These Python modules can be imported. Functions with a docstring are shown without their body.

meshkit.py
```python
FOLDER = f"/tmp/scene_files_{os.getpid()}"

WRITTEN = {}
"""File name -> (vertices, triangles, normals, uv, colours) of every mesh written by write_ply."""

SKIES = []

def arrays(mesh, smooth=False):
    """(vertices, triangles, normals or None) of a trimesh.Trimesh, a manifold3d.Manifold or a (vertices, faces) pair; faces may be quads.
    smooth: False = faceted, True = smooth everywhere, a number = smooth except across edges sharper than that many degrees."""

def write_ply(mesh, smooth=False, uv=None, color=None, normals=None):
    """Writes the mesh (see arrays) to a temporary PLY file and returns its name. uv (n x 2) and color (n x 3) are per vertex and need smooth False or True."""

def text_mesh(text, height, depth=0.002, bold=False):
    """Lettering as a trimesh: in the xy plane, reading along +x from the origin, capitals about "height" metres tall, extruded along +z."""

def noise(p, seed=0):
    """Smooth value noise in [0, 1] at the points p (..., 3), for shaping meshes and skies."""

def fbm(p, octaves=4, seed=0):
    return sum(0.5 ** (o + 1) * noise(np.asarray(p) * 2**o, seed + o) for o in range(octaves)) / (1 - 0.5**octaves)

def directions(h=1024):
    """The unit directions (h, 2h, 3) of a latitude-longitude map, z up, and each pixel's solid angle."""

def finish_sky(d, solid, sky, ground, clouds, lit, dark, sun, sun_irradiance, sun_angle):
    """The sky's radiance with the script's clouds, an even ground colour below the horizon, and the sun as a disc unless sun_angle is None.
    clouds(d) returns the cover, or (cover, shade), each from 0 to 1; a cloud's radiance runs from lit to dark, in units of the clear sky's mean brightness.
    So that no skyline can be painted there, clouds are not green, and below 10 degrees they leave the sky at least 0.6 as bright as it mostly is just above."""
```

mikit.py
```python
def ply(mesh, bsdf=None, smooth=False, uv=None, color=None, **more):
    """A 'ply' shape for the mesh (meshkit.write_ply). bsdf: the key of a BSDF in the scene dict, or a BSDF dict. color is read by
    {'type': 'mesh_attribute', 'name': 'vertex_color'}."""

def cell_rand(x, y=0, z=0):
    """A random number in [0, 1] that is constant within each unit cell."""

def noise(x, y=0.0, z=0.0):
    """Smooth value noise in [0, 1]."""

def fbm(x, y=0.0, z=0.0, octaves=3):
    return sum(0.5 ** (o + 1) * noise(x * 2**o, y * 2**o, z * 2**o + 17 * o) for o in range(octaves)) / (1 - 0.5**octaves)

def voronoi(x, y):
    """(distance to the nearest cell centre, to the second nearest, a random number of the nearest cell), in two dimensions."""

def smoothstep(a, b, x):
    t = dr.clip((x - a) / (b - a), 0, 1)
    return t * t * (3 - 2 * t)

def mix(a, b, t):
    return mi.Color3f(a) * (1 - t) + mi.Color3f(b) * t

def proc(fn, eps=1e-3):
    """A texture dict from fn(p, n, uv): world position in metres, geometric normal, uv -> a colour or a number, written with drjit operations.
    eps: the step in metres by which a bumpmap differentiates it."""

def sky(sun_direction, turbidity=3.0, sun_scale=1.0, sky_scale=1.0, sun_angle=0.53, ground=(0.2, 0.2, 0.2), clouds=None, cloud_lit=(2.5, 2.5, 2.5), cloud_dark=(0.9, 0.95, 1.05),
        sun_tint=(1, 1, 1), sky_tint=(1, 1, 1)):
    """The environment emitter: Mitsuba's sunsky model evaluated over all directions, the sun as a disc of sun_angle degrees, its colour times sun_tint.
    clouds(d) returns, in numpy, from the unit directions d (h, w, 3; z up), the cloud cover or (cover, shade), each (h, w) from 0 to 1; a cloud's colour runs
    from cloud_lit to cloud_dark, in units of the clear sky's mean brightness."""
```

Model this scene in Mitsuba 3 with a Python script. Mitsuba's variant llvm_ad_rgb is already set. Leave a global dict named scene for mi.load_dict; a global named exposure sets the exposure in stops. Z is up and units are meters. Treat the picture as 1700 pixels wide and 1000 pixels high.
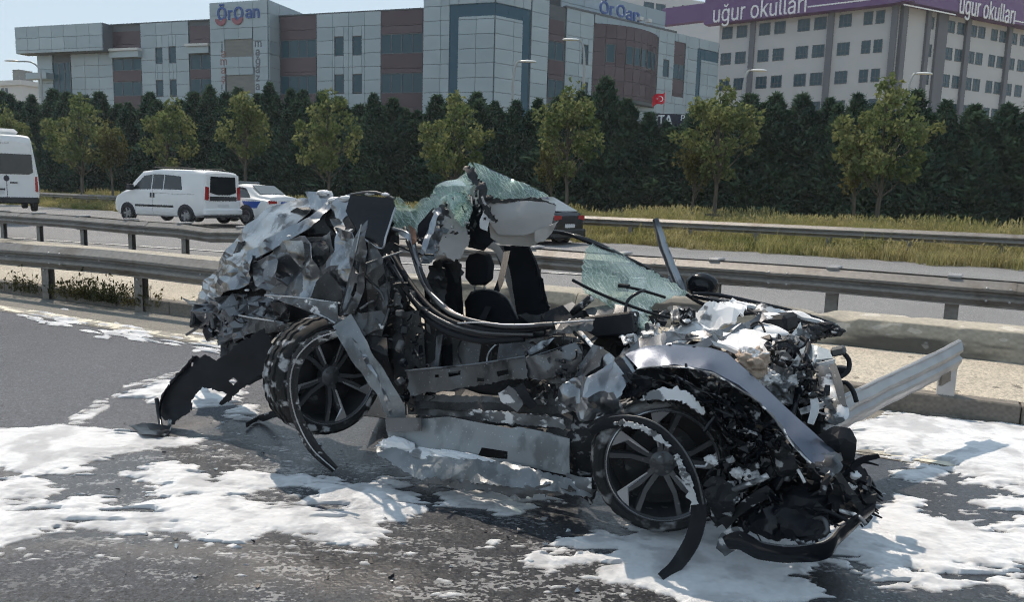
import math, random, numpy as np, trimesh, mitsuba as mi, drjit as dr, mikit, meshkit
from scipy.spatial import Delaunay
from scipy.interpolate import RBFInterpolator
from scipy.ndimage import distance_transform_edt
import shapely
from shapely.geometry import Polygon, Point
from mikit import proc, noise, fbm, voronoi, smoothstep, mix, cell_rand
T = mi.ScalarTransform4f
scene, labels = {}, {}
# ---------------------------------------------------------------- camera, sky, exposure
FOC, CX, CY = 1280.0, 850.0, 500.0            # in pixels of the 1700 x 1000 photograph
PITCH, ROLL, EYE = math.atan(175 / 1280), 0.028, np.array([0, 0, 1.6])
_f = np.array([0, math.cos(PITCH), -math.sin(PITCH)]); _u = np.array([0, math.sin(PITCH), math.cos(PITCH)]); _r = np.array([1.0, 0, 0])
R_, U_ = _r * math.cos(ROLL) + _u * math.sin(ROLL), _u * math.cos(ROLL) - _r * math.sin(ROLL)
scene['camera'] = {'type': 'perspective', 'fov': math.degrees(2 * math.atan(850 / FOC)), 'fov_axis': 'x', 'near_clip': 0.05, 'far_clip': 6000.0,
                   'to_world': T().look_at(origin=EYE.tolist(), target=(EYE + _f).tolist(), up=U_.tolist())}
SUN = (-0.27, 0.60, 1.0)
scene['sky_light'] = mikit.sky(SUN, turbidity=4.0, ground=(0.12, 0.12, 0.12), sun_tint=(.97, 1.0, 1.08), sky_tint=(.98, 1.0, 1.0), clouds=lambda d: .80 - .45 * np.clip(d[..., 2], 0, 1),
                                 cloud_lit=(2.4, 2.95, 3.3))
exposure = 1.55
# ---------------------------------------------------------------- helpers
def ray(px, py): return _f * FOC + R_ * (px - CX) - U_ * (py - CY)
def gnd(px, py, z=0.0):
    d = ray(px, py); return EYE + d * ((z - 1.6) / d[2])
def dep(px, py, D): return EYE + ray(px, py) * (D / FOC)
def nrm(v): v = np.asarray(v, float); return v / max(np.linalg.norm(v), 1e-12)
def join(ms):
    vs, fs, k = [], [], 0
    for v, f in ms:
        v = np.asarray(v, float); f = np.asarray(f, int)
        if f.shape[1] == 4: f = np.vstack([f[:, [0, 1, 2]], f[:, [0, 2, 3]]])
        vs.append(v); fs.append(f + k); k += len(v)
    return np.vstack(vs), np.vstack(fs)
def num(name):
    if name not in scene and name not in labels: return name
    k = _cnt.get(name, 0) + 1
    while f'{name}_{k:03d}' in scene or f'{name}_{k:03d}' in labels: k += 1
    _cnt[name] = k
    return f'{name}_{k:03d}'
_cnt = {}
def obj(name, mesh, mat, parent=None, smooth=False, **kw):
    key = num(f'{parent}__{name}' if parent else name)
    scene[key] = mikit.ply(mesh, mat, smooth, **kw) if not isinstance(mesh, dict) else mesh
    return key
def put(name, shape, xf, parent=None):
    key = num(f'{parent}__{name}' if parent else name)
    scene[key] = {**shape, 'to_world': xf}; return key
def tag(key, label=None, cat=None, group=None, kind=None):
    d = {k: v for k, v in (('label', label), ('category', cat), ('group', group), ('kind', kind)) if v}
    labels[key] = d; return key
def thing(name, label, cat, group=None):
    return tag(num(name), label, cat, group)
BF = np.array([[0, 2, 3, 1], [4, 5, 7, 6], [0, 1, 5, 4], [2, 6, 7, 3], [0, 4, 6, 2], [1, 3, 7, 5]])
def box(c, h, ax=None):
    c = np.asarray(c, float); ax = np.eye(3) if ax is None else np.asarray(ax, float)
    s = np.array([[x, y, z] for z in (-1, 1) for y in (-1, 1) for x in (-1, 1)], float) * np.asarray(h, float)
    return c + s @ ax, BF
def bbox(x0, y0, z0, x1, y1, z1, bev=0.0):
    if bev <= 0: return box(((x0 + x1) / 2, (y0 + y1) / 2, (z0 + z1) / 2), ((x1 - x0) / 2, (y1 - y0) / 2, (z1 - z0) / 2))
    c = np.array([(x0 + x1) / 2, (y0 + y1) / 2, (z0 + z1) / 2]); h = np.array([(x1 - x0) / 2, (y1 - y0) / 2, (z1 - z0) / 2])
    pts = [np.array(s) * (h - bev * (np.arange(3) != k)) for s in np.ndindex(2, 2, 2) for s in [np.array(s) * 2 - 1] for k in range(3)]
    m = trimesh.convex.convex_hull(np.array(pts)); return m.vertices + c, m.faces
def hexa(p8):
    """box from 8 corners: bottom ring 4, top ring 4 (same order)"""
    f = [[0, 3, 2, 1], [4, 5, 6, 7], [0, 1, 5, 4], [1, 2, 6, 5], [2, 3, 7, 6], [3, 0, 4, 7]]
    return np.asarray(p8, float), np.array(f)
def hull(pts):
    m = trimesh.convex.convex_hull(np.asarray(pts, float)); return np.array(m.vertices), np.array(m.faces)
def frames(P):
    P = np.asarray(P, float); t = np.gradient(P, axis=0); t /= np.maximum(np.linalg.norm(t, axis=1, keepdims=True), 1e-9)
    a = np.array([0, 0, 1.0]) if abs(t[0][2]) < 0.9 else np.array([1.0, 0, 0])
    N = []
    n = nrm(a - t[0] * (a @ t[0]))
    for k in range(len(P)):
        n = nrm(n - t[k] * (n @ t[k])); N.append(n)
    N = np.array(N); return t, N, np.cross(t, N)
def smoothpath(pts, n=24):
    """Catmull-Rom through the points"""
    p = np.asarray(pts, float); p = np.vstack([2 * p[0] - p[1], p, 2 * p[-1] - p[-2]]); out = []
    m = len(p) - 3; per = max(2, n // m)
    for i in range(m):
        a, b, c, d = p[i:i + 4]
        for t in np.linspace(0, 1, per, endpoint=(i == m - 1)):
            out.append(0.5 * ((2 * b) + (c - a) * t + (2 * a - 5 * b + 4 * c - d) * t * t + (3 * b - a - 3 * c + d) * t ** 3))
    return np.array(out)
def tube(P, r, n=8, cap=True):
    P = np.asarray(P, float); _, N, B = frames(P); r = np.broadcast_to(r, len(P)); a = np.arange(n) * 2 * np.pi / n
    v = (P[:, None] + r[:, None, None] * (np.cos(a)[None, :, None] * N[:, None] + np.sin(a)[None, :, None] * B[:, None])).reshape(-1, 3)
    f = []
    for i in range(len(P) - 1):
        for j in range(n):
            f.append([i * n + j, i * n + (j + 1) % n, (i + 1) * n + (j + 1) % n, (i + 1) * n + j])
    f = np.array(f); f = np.vstack([f[:, [0, 1, 2]], f[:, [0, 2, 3]]])
    if cap:
        k = len(v); v = np.vstack([v, P[:1], P[-1:]]); m = (len(P) - 1) * n
        f = np.vstack([f, [[k, (j + 1) % n, j] for j in range(n)], [[k + 1, m + j, m + (j + 1) % n] for j in range(n)]])
    return v, f
def sweep(profile, P, up=(0, 0, 1), closed=True):
    """profile (k,2): (side, up) offsets, swept along P"""
    P = np.asarray(P, float); t = np.gradient(P, axis=0); t /= np.linalg.norm(t, axis=1, keepdims=True)
    up = np.broadcast_to(np.asarray(up, float), P.shape)
    s = np.cross(t, up); s /= np.linalg.norm(s, axis=1, keepdims=True); u = np.cross(s, t)
    pr = np.asarray(profile, float); k = len(pr)
    v = (P[:, None] + pr[None, :, :1] * s[:, None] + pr[None, :, 1:] * u[:, None]).reshape(-1, 3)
    f = [[i * k + j, i * k + (j + 1) % k, (i + 1) * k + (j + 1) % k, (i + 1) * k + j] for i in range(len(P) - 1) for j in range(k if closed else k - 1)]
    if closed:
        tri = Polygon(pr).buffer(0); c0 = len(v)
        try:
            tv, tf = trimesh.creation.triangulate_polygon(tri, engine='earcut')
            e = [(P[i] + tv[:, :1] * s[i] + tv[:, 1:] * u[i], tf) for i in (0, -1)]
            return join([(v, np.array(f))] + e)
        except Exception: pass
    return v, np.array(f)
def lathe(profile, n=48):
    """profile (k,2): (radius, axial) about +y axis; closed ring"""
    pr = np.asarray(profile, float); k = len(pr); a = np.arange(n) * 2 * np.pi / n
    v = np.stack([pr[None, :, 0] * np.cos(a)[:, None], np.broadcast_to(pr[None, :, 1], (n, k)), pr[None, :, 0] * np.sin(a)[:, None]], -1).reshape(-1, 3)
    f = [[i * k + j, ((i + 1) % n) * k + j, ((i + 1) % n) * k + (j + 1) % k, i * k + (j + 1) % k] for i in range(n) for j in range(k)]
    return v, np.array(f)
def place(m, axes, c): return np.asarray(m[0]) @ np.asarray(axes, float) + np.asarray(c, float), m[1]
def prism(poly, h0, h1):
    m = trimesh.creation.extrude_polygon(poly, h1 - h0, engine='earcut'); v = np.array(m.vertices); v[:, 2] += h0
    return v, np.array(m.faces)
def frame_xf(o, x, y, z):
    m = np.eye(4); m[:3, 0], m[:3, 1], m[:3, 2], m[:3, 3] = x, y, z, o; return T(m.tolist())
def text(s, h, d=0.05, bold=True):
    m = meshkit.text_mesh(s, h, d, bold); return np.array(m.vertices), np.array(m.faces)
# ---------------------------------------------------------------- materials
def C(*c): return {'type': 'rgb', 'value': list(c)}
def pri(col, rough=0.6, metal=0.0, spec=0.5, **k):
    return {'type': 'twosided', 'b': {'type': 'principled', 'base_color': col if isinstance(col, dict) else C(*col), 'roughness': rough, 'metallic': metal, 'specular': spec, **k}}
def asphalt_fn(base, seed, patch=0.2):
    b = np.array(base)
    def fn(p, n, uv):
        g = noise(p.x * 90 + seed, p.y * 90, 0); g2 = noise(p.x * 210, p.y * 210, seed); l = fbm(p.x * .6, p.y * .6, seed, octaves=3)
        s = (0.42 + 0.62 * g + 0.6 * g2 * g2) * (1 - patch + 2 * patch * l)
        s = s + dr.select(cell_rand(p.x * 70, p.y * 70, 5) > .975, .55, 0.0)
        return mi.Color3f(float(b[0]), float(b[1]), float(b[2])) * s
    return fn
M = scene
def film(p, c):
    # thin dried foam residue left on the asphalt round the spill, broken up by the coarse stones
    e = dr.sqrt(dr.square((p.x + .1) / 2.5) + dr.square((p.y - 3.15) / .75)); e2 = dr.sqrt(dr.square((p.x + 1.6) / 1.6) + dr.square((p.y - 4.1) / .9)); r = 1 - smoothstep(.45, 1.1, dr.minimum(e, e2))
    st = fbm(p.x * 5 + fbm(p.x * 2, p.y * 2, 3.) * 2, p.y * 13, 5., octaves=4) * .5 + fbm(p.x * 60, p.y * 95, 1., octaves=2) * .5
    w = smoothstep(.585, .68, st + .06 * (r - .75)) * r; damp = 1 - smoothstep(2.9, 4.2, p.y + .5 * fbm(p.x * 1.3, p.y * 2, 8.))
    return c * (1 - .46 * damp) * (1 - .45 * w) + mi.Color3f(.42, .43, .44) * .45 * w
def road_fn(p, n, uv):
    return film(p, asphalt_fn((.092, .101, .117), 3)(p, n, uv) * (1 - 0.5 * wet(p)))
def wet(p):
    d = dr.sqrt(dr.square((p.x + .9) / 2.0) + dr.square((p.y - 4.3) / 1.35)) + (fbm(p.x * 1.1, p.y * 1.1, 4., octaves=3) - .5) * .8
    d2 = dr.sqrt(dr.square((p.x - 1.8) / 2.6) + dr.square((p.y - 3.6) / 1.8)) + (fbm(p.x * 1.3, p.y * 1.3, 9., octaves=3) - .5) * .7
    return 1 - smoothstep(.8, 1.05, dr.minimum(d, d2))
M['m_road'] = {'type': 'twosided', 'b': {'type': 'bumpmap', 'scale': 1.0, 't': proc(lambda p, n, uv: (noise(p.x * 95, p.y * 95, 1.) * .004 + noise(p.x * 230, p.y * 230, 2.) * .002) * (1 - .8 * wet(p)), eps=2e-3),
    'b': {'type': 'principled', 'base_color': proc(road_fn), 'roughness': proc(lambda p, n, uv: .75 - .5 * wet(p) + .15 * noise(p.x * 60, p.y * 60, 3.)), 'specular': .5}}}
M['m_road_far'] = pri(proc(lambda p, n, uv: asphalt_fn((.165, .168, .172), 7, .12)(p, n, uv) * (.9 + .25 * fbm((p.x * .5 + p.y * .9) * 1.2, (p.x * .87 - p.y * .5) * .05, 2.))), .8)
M['m_shoulder'] = pri(proc(lambda p, n, uv: mix((.20, .19, .165), (.13, .125, .115), fbm(p.x * 3, p.y * 3, 1., octaves=4)) * (.7 + .6 * noise(p.x * 80, p.y * 80, 0.))), .85)
def edge_line(p, n, uv):
    w = smoothstep(.40, .56, fbm(p.x * 9, p.y * 9, 2., octaves=4)); return mix((.60, .57, .47), (.24, .23, .20), w) * (.85 + .3 * noise(p.x * 60, p.y * 60, 1.))
M['m_line'] = pri(proc(edge_line), .8)
M['m_line_white'] = pri(proc(lambda p, n, uv: mix((.55, .55, .53), (.25, .25, .25), smoothstep(.5, .7, fbm(p.x * 5, p.y * 5, 2., octaves=4)))), .8)
def gravel_fn(p, n, uv):
    g = noise(p.x * 55, p.y * 55, 2.) * .6 + noise(p.x * 140, p.y * 140, 3.) * .4; l = fbm(p.x * .9, p.y * .9, 6., octaves=3)
    dark = dr.select(cell_rand(p.x * 22, p.y * 22, 3) > .988, .45, 1.0)
    return mix((.35, .31, .245), (.50, .455, .375), l) * (.55 + .8 * g) * dark
M['m_gravel'] = {'type': 'twosided', 'b': {'type': 'bumpmap', 'scale': 1.0, 't': proc(lambda p, n, uv: noise(p.x * 50, p.y * 50, 1.) * .009, eps=3e-3), 'b': {'type': 'principled', 'base_color': proc(gravel_fn), 'roughness': .9}}}
def conc_fn(p, n, uv):
    l = fbm(p.x * 2.2, p.y * 2.2, p.z * 2.2, octaves=5); grime = smoothstep(.44, .66, fbm(p.x * 1.1 + 4, p.y * 1.1, p.z * 6, octaves=4) + (.36 - p.z) * .55)
    chip = smoothstep(.66, .7, fbm(p.x * 5, p.y * 5, p.z * 9, octaves=3))
    return mix(mix((.38, .35, .285), (.27, .25, .21), l) * (.8 + .4 * noise(p.x * 40, p.y * 40, p.z * 40)), (.055, .055, .05), grime * .88) + mi.Color3f(.12) * chip
M['m_concrete'] = pri(proc(conc_fn), .85)
M['m_kerb'] = pri(proc(lambda p, n, uv: mix((.22, .20, .17), (.12, .11, .10), fbm(p.x * 3, p.y * 3, p.z * 8, octaves=4)) * (.75 + .5 * noise(p.x * 50, p.y * 50, p.z * 50))), .9)
def rail_fn(p, n, uv):
    l = fbm(p.x * 1.5, p.y * 1.5, p.z * 7, octaves=4); s = smoothstep(.5, .75, fbm(p.x * 4, p.y * 4, p.z * 2, octaves=4))
    return mix(mix((.27, .26, .245), (.18, .172, .162), l), (.12, .095, .07), s * .5) * (.85 + .3 * noise(p.x * 30, p.y * 30, p.z * 30))
M['m_rail'] = pri(proc(rail_fn), .55, .35)
M['m_rail_bright'] = pri(proc(lambda p, n, uv: mix((.52, .52, .52), (.26, .26, .27), fbm(p.x * 6, p.y * 6, p.z * 6, octaves=4))), .42, .6)
M['m_bolt'] = pri((.5, .5, .5), .4, .7)
M['m_soil'] = pri(proc(lambda p, n, uv: mix((.15, .125, .07), (.26, .215, .12), fbm(p.x * 1.4, p.y * 1.4, 3., octaves=4)) * (.7 + .6 * noise(p.x * 11, p.y * 11, 0.))), .95)
# ---------------------------------------------------------------- ground, roads, median
def ln(p, q):
    p, q = np.asarray(p)[:2], np.asarray(q)[:2]; d = nrm(q - p); return p, d
def along(l, s): return l[0] + l[1] * s
def nx(d): return np.array([-d[1], d[0]])       # to the far side of the road
KERB = ln(gnd(0, 486), gnd(1700, 712))          # foot of the kerb, near carriageway
EDGE = ln(gnd(0, 517), gnd(360, 577))
WALLB = ln(gnd(50, 400, .52), gnd(1700, 542, .52))   # back top edge of the median wall
MID = ln(gnd(300, 372, .8), gnd(1600, 463, .8))
FAR = ln(gnd(60, 319, 1.0), gnd(1655, 388, 1.0))
def quadstrip(a, b, za, zb, s0=-90, s1=60, n=60):
    """sheet between line a and line b (points (xy)), heights za, zb"""
    s = np.linspace(s0, s1, n); v, f = [], []
    for k, t in enumerate(s):
        v += [[*along(a, t), za], [*along(b, t), zb]]
        if k: f.append([2 * k - 2, 2 * k, 2 * k + 1, 2 * k - 1])
    return np.array(v), np.array(f)[:, ::-1]
def off(l, d): return l[0] + nx(l[1]) * d, l[1]
g = 3000.0
gx = np.concatenate([[-g, -600, -250], np.linspace(-120, 120, 25), [250, 600, g]])
xx, yy = np.meshgrid(gx, gx, indexing='ij')
zz = np.where(np.hypot(xx, yy) > 200, -0.6, -0.06)
v = np.stack([xx, yy, zz], -1).reshape(-1, 3); k = len(gx)
f = [[i * k + j, (i + 1) * k + j, (i + 1) * k + j + 1, i * k + j + 1] for i in range(k - 1) for j in range(k - 1)]
tag(obj('ground', (v, np.array(f)), 'm_soil'), kind='structure')
tag(obj('road', quadstrip(off(KERB, -14), off(KERB, 0.02), 0, 0, -60, 45, 40), 'm_road'), kind='structure')
def ribbon(l, w, z, s0, s1, jag=.03, seed=0):
    s = np.arange(s0, s1, .12); rng = np.random.default_rng(seed); j = rng.normal(0, jag, (2, len(s)))
    v, f = [], []
    for k, t in enumerate(s):
        v += [[*(along(l, t) + nx(l[1]) * j[0, k]), z], [*(along(l, t) + nx(l[1]) * (w + j[1, k])), z]]
        if k: f.append([2 * k - 2, 2 * k - 1, 2 * k + 1, 2 * k])
    return np.array(v), np.array(f)[:, ::-1]
es = np.linalg.norm(KERB[0] - EDGE[0])
# worn concrete strip between lane edge and kerb, then the faded edge line on it
v1, f1 = [], []
for k, t in enumerate(np.linspace(-40, 30, 120)):
    a = along(EDGE, t); dd = KERB[1]; q = KERB[0] + dd * ((a - KERB[0]) @ dd)
    j = .05 * (noise_np := float(meshkit.fbm(np.array([[t * 2.1, 3.3, 0]]), 3)[0]) - .5)
    v1 += [[*(a + nx(EDGE[1]) * j), .004], [*(q + nx(dd) * .01), .004]]
    if k: f1.append([2 * k - 2, 2 * k, 2 * k + 1, 2 * k - 1])
tag(obj('shoulder', (np.array(v1), np.array(f1)), 'm_shoulder'), kind='structure')
tag(obj('edge_marking', ribbon(off(EDGE, .05), .20, .008, -30, 22, .012, 2), 'm_line'), kind='structure')
# kerb stones, each its own piece
tag(obj('median', quadstrip(off(KERB, .14), off(WALLB, -.55), .165, .25, -60, 45), 'm_gravel'), kind='structure')
d3 = np.array([*KERB[1], 0]); n3 = np.array([*nx(KERB[1]), 0]); up = np.array([0, 0, 1.0])
kb = mikit.ply(bbox(-.495, -.07, -.05, .495, .075, .17, .012), 'm_kerb')
for i in range(-16, 14):
    put('kerb_stone', kb, frame_xf(np.array([*along(KERB, i * 1.0), 0]) + n3 * .075, d3, n3, up), 'median')
# low concrete wall: segments
w = thing('concrete_wall', 'low weathered concrete median wall with black grime, running behind the silver wreck', 'wall')
wd = np.array([*WALLB[1], 0]); wn = np.array([*nx(WALLB[1]), 0])
rng = np.random.default_rng(5)
for i in range(-14, 9):
    L = 2.49
    pr = np.array([[-.56, -.02], [-.545, .33], [-.47, .505], [-.44, .52], [.02, .52], [.04, .50], [.06, -.02]])
    s = np.linspace(0, L, 40); P = np.array([[*along(WALLB, i * 2.5 + 1.2 + t), 0.0] for t in s]) 
    vv, ff = sweep(np.c_[-pr[:, 0], pr[:, 1]], P)
    chip = (meshkit.fbm(vv * np.array([5, 5, 9.]), 3, seed=4) - .5)
    edge = (vv[:, 2] > .3)
    vv[:, :2] += wn[:2] * (chip * .07)[:, None]; vv[:, 2] -= edge * np.clip(meshkit.fbm(vv * 3.1, 3, seed=8) - .58, 0, 1) * .35
    obj('wall_block', (vv, ff), 'm_concrete', w, smooth=40)
# far carriageway, superelevated
tag(obj('far_road', quadstrip(off(WALLB, .02), off(FAR, -.9), .06, .22, -110, 70, 40), 'm_road_far'), kind='structure')
def zfar(p):
    a = (np.asarray(p)[:2] - WALLB[0]) @ nx(WALLB[1]); b = -(np.asarray(p)[:2] - FAR[0]) @ nx(FAR[1]) - .9
    return .06 + .16 * np.clip(a / max(a + b, .1), 0, 1)
def road_line(p, q, w, n):
    v, f = [], []
    for k, t in enumerate(np.linspace(0, 1, n)):
        c = p + (q - p) * t; d = nrm(q - p); m = nx(d)
        for s in (-w / 2, w / 2): v.append([*(c + m * s), zfar(c + m * s) + .006])
        if k: f.append([2 * k - 2, 2 * k, 2 * k + 1, 2 * k - 1])
    return np.array(v), np.array(f)
a0, a1 = gnd(1000, 462, .08)[:2], gnd(1700, 509, .08)[:2]
tag(obj('lane_marking', road_line(a0 - (a1 - a0) * 8, a1 + (a1 - a0) * 2, .14, 60), 'm_line_white'), kind='structure')
b0, b1 = gnd(1000, 408, .2)[:2], gnd(1700, 441, .2)[:2]
# verge between far road and hedge
def hd(px, D): return dep(px, 330, D)[:2]
HEDGE = (hd(-80, 60), hd(1790, 35))
v, f = [], []
for k, t in enumerate(np.linspace(-.6, 1.6, 80)):
    a = along(FAR, -110 + 180 * (t + .6) / 2.2) - nx(FAR[1]) * .92; b = HEDGE[0] + (HEDGE[1] - HEDGE[0]) * t
    c = b + nx(nrm(HEDGE[1] - HEDGE[0])) * 14
    m1 = a + nrm(b - a) * 1.5
    v += [[*a, .19], [*m1, .30], [*b, .55], [*c, .6]]
    if k:
        for j in range(3): f.append([4 * k - 4 + j, 4 * k + j, 4 * k + 1 + j, 4 * k - 3 + j])
tag(obj('verge', (np.array(v), np.array(f)), 'm_soil'), kind='structure')
# ---------------------------------------------------------------- guardrails
def wbeam(P, up=(0, 0, 1), h=.28, d=.075, flip=1, th=.004):
    y = np.array([-.5, -.44, -.36, -.22, -.12, -.02, .02, .12, .22, .36, .44, .5]) * h
    x = np.array([0, .0, .35, 1, .95, .25, .25, .95, 1, .35, 0, -.0]) * d * flip
    x = x + np.where(np.arange(12) == 11, -.02 * flip, 0)
    pr = np.vstack([np.c_[x, y], np.c_[x - th * flip * 2, y][::-1]])
    return sweep(pr, P, up)
def cpost(h, w=.05, d=.07):
    """C-section post along z"""
    pg = Polygon([(-d, -w), (d, -w), (d, -w + .008), (-d + .008, -w + .008), (-d + .008, w - .008), (d, w - .008), (d, w), (-d, w)])
    return prism(pg, -.3, h)
post_ply = mikit.ply(cpost(.70), 'm_rail'); post_ply2 = mikit.ply(cpost(.74), 'm_rail')
bolt_ply = mikit.ply(trimesh.creation.icosphere(1, .014), 'm_bolt', True)
def rail3(l, s, z, dz=0): 
    return np.array([[*along(l, t), z] for t in s])
NEAR = ln(gnd(82, 497), gnd(1565, 690))
nd = np.array([*NEAR[1], 0]); nn = np.array([*nx(NEAR[1]), 0])
near = thing('guardrail', 'dark steel guardrail on the left in front of the gravel median, nearest the road edge', 'guardrail')
sp = np.linalg.norm(gnd(82, 497)[:2] - gnd(237, 517)[:2])
def zr(px, py, l):   # height where the ray meets the vertical plane over line l
    d = ray(px, py); n_ = np.array([*nx(l[1]), 0]); o = np.array([*l[0], 0]); t = ((o - EYE) @ n_) / (d @ n_); return (EYE + d * t)
ntop, nbot = zr(240, 424, NEAR)[2], zr(240, 458, NEAR)[2]
S = np.linspace(-14, 5.2, 70)
P = rail3(NEAR, S, (ntop + nbot) / 2) - nn * .09
P[:, 2] += .012 * np.sin(S * 1.3) - np.clip(S - 4.2, 0, 9) * .22
obj('rail_beam', wbeam(P, h=ntop - nbot + .05, flip=1), 'm_rail', near, smooth=30)
for i in range(-5, 3):
    p = np.array([*along(NEAR, i * sp), 0]); put('post', post_ply, frame_xf(p, nd, nn, up), near)
    put('bolt', bolt_ply, T().translate((p - nn * .058 + up * (nbot - .05)).tolist()), near)
for s in (1.25, 3.05, -.7, -2.6):
    for dz in (-.03, .03):
        put('bolt', bolt_ply, T().translate((np.array([*along(NEAR, s), (ntop + nbot) / 2 + dz]) - nn * .125).tolist()), near)
# rail joints: the next length lapped over, with its bolts
def splice(line, s, z, o, h, key, side=1):
    d_, n_ = np.array([*line[1], 0]), np.array([*nx(line[1]), 0]); Q = np.array([[*along(line, s + t), z] for t in np.linspace(-.16, .16, 4)]) + n_ * o
    obj('rail_joint', wbeam(Q - n_ * .006 * side, h=h, flip=side), 'm_rail', key, smooth=30)
    for a in (-.11, .11):
        for b in (-.07, .07): put('bolt', bolt_ply, T().translate((np.array([*along(line, s + a), z + b]) + n_ * (o - .075 * side)).tolist()), key)
for s in (-7.4, -3.5, .4): splice(NEAR, s, (ntop + nbot) / 2 + .012 * math.sin(s * 1.3), -.09, ntop - nbot + .05, near)
# a lone post that lost its rail
pp = gnd(1565, 690); l0 = thing('guardrail_post', 'lone steel guardrail post standing under the torn rail at the kerb on the right', 'post')
obj('upright', place(cpost(.44, .05, .06), np.array([nd, nn, up]), pp), 'm_rail_bright', l0)
obj('base_plate', box(pp + up * .012, (.09, .09, .012), np.array([nd, nn, up])), 'm_rail', l0)
# torn rail, lifted off and lying against the wreck
tr = thing('torn_rail', 'torn pale guardrail beam sticking up diagonally from the front of the wreck', 'guardrail beam')
q0, q1 = dep(1285, 757, 4.15), dep(1594, 585, 5.45)
P = np.array([q0 + (q1 - q0) * t + up * .02 * math.sin(t * 5) for t in np.linspace(0, 1, 50)])
tu = nrm(np.cross(nrm(q1 - q0), nrm(np.cross(up, q1 - q0))) * -1)
if tu[2] < 0: tu = -tu
vv, ff = wbeam(P, up=tu, h=.20, d=.026, flip=1)
tt = (vv - q0) @ nrm(q1 - q0) / np.linalg.norm(q1 - q0)
vv = vv + np.outer(np.where(tt > .97, (meshkit.noise(vv * 14, 3) - .5) * .16, 0), nrm(q1 - q0)) + (meshkit.fbm(vv * 5, 3)[:, None] - .5) * .03
obj('beam', (vv, ff), 'm_rail_bright', tr, smooth=25)
tv = P[30:46] + tu * .168 - nrm(np.cross(nrm(q1 - q0), tu)) * 0
obj('top_flange', tube(P + tu * .100, .010, 6), 'm_rail_bright', tr, smooth=True)
fl = P[0] + (P[-1] - P[0]) * .90 - tu * .10
obj('bolt_plate', box(fl, (.07, .010, .05), np.array([nrm(q1 - q0), nrm(np.cross(nrm(q1 - q0), tu)), tu])), 'm_rail', tr)
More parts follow.
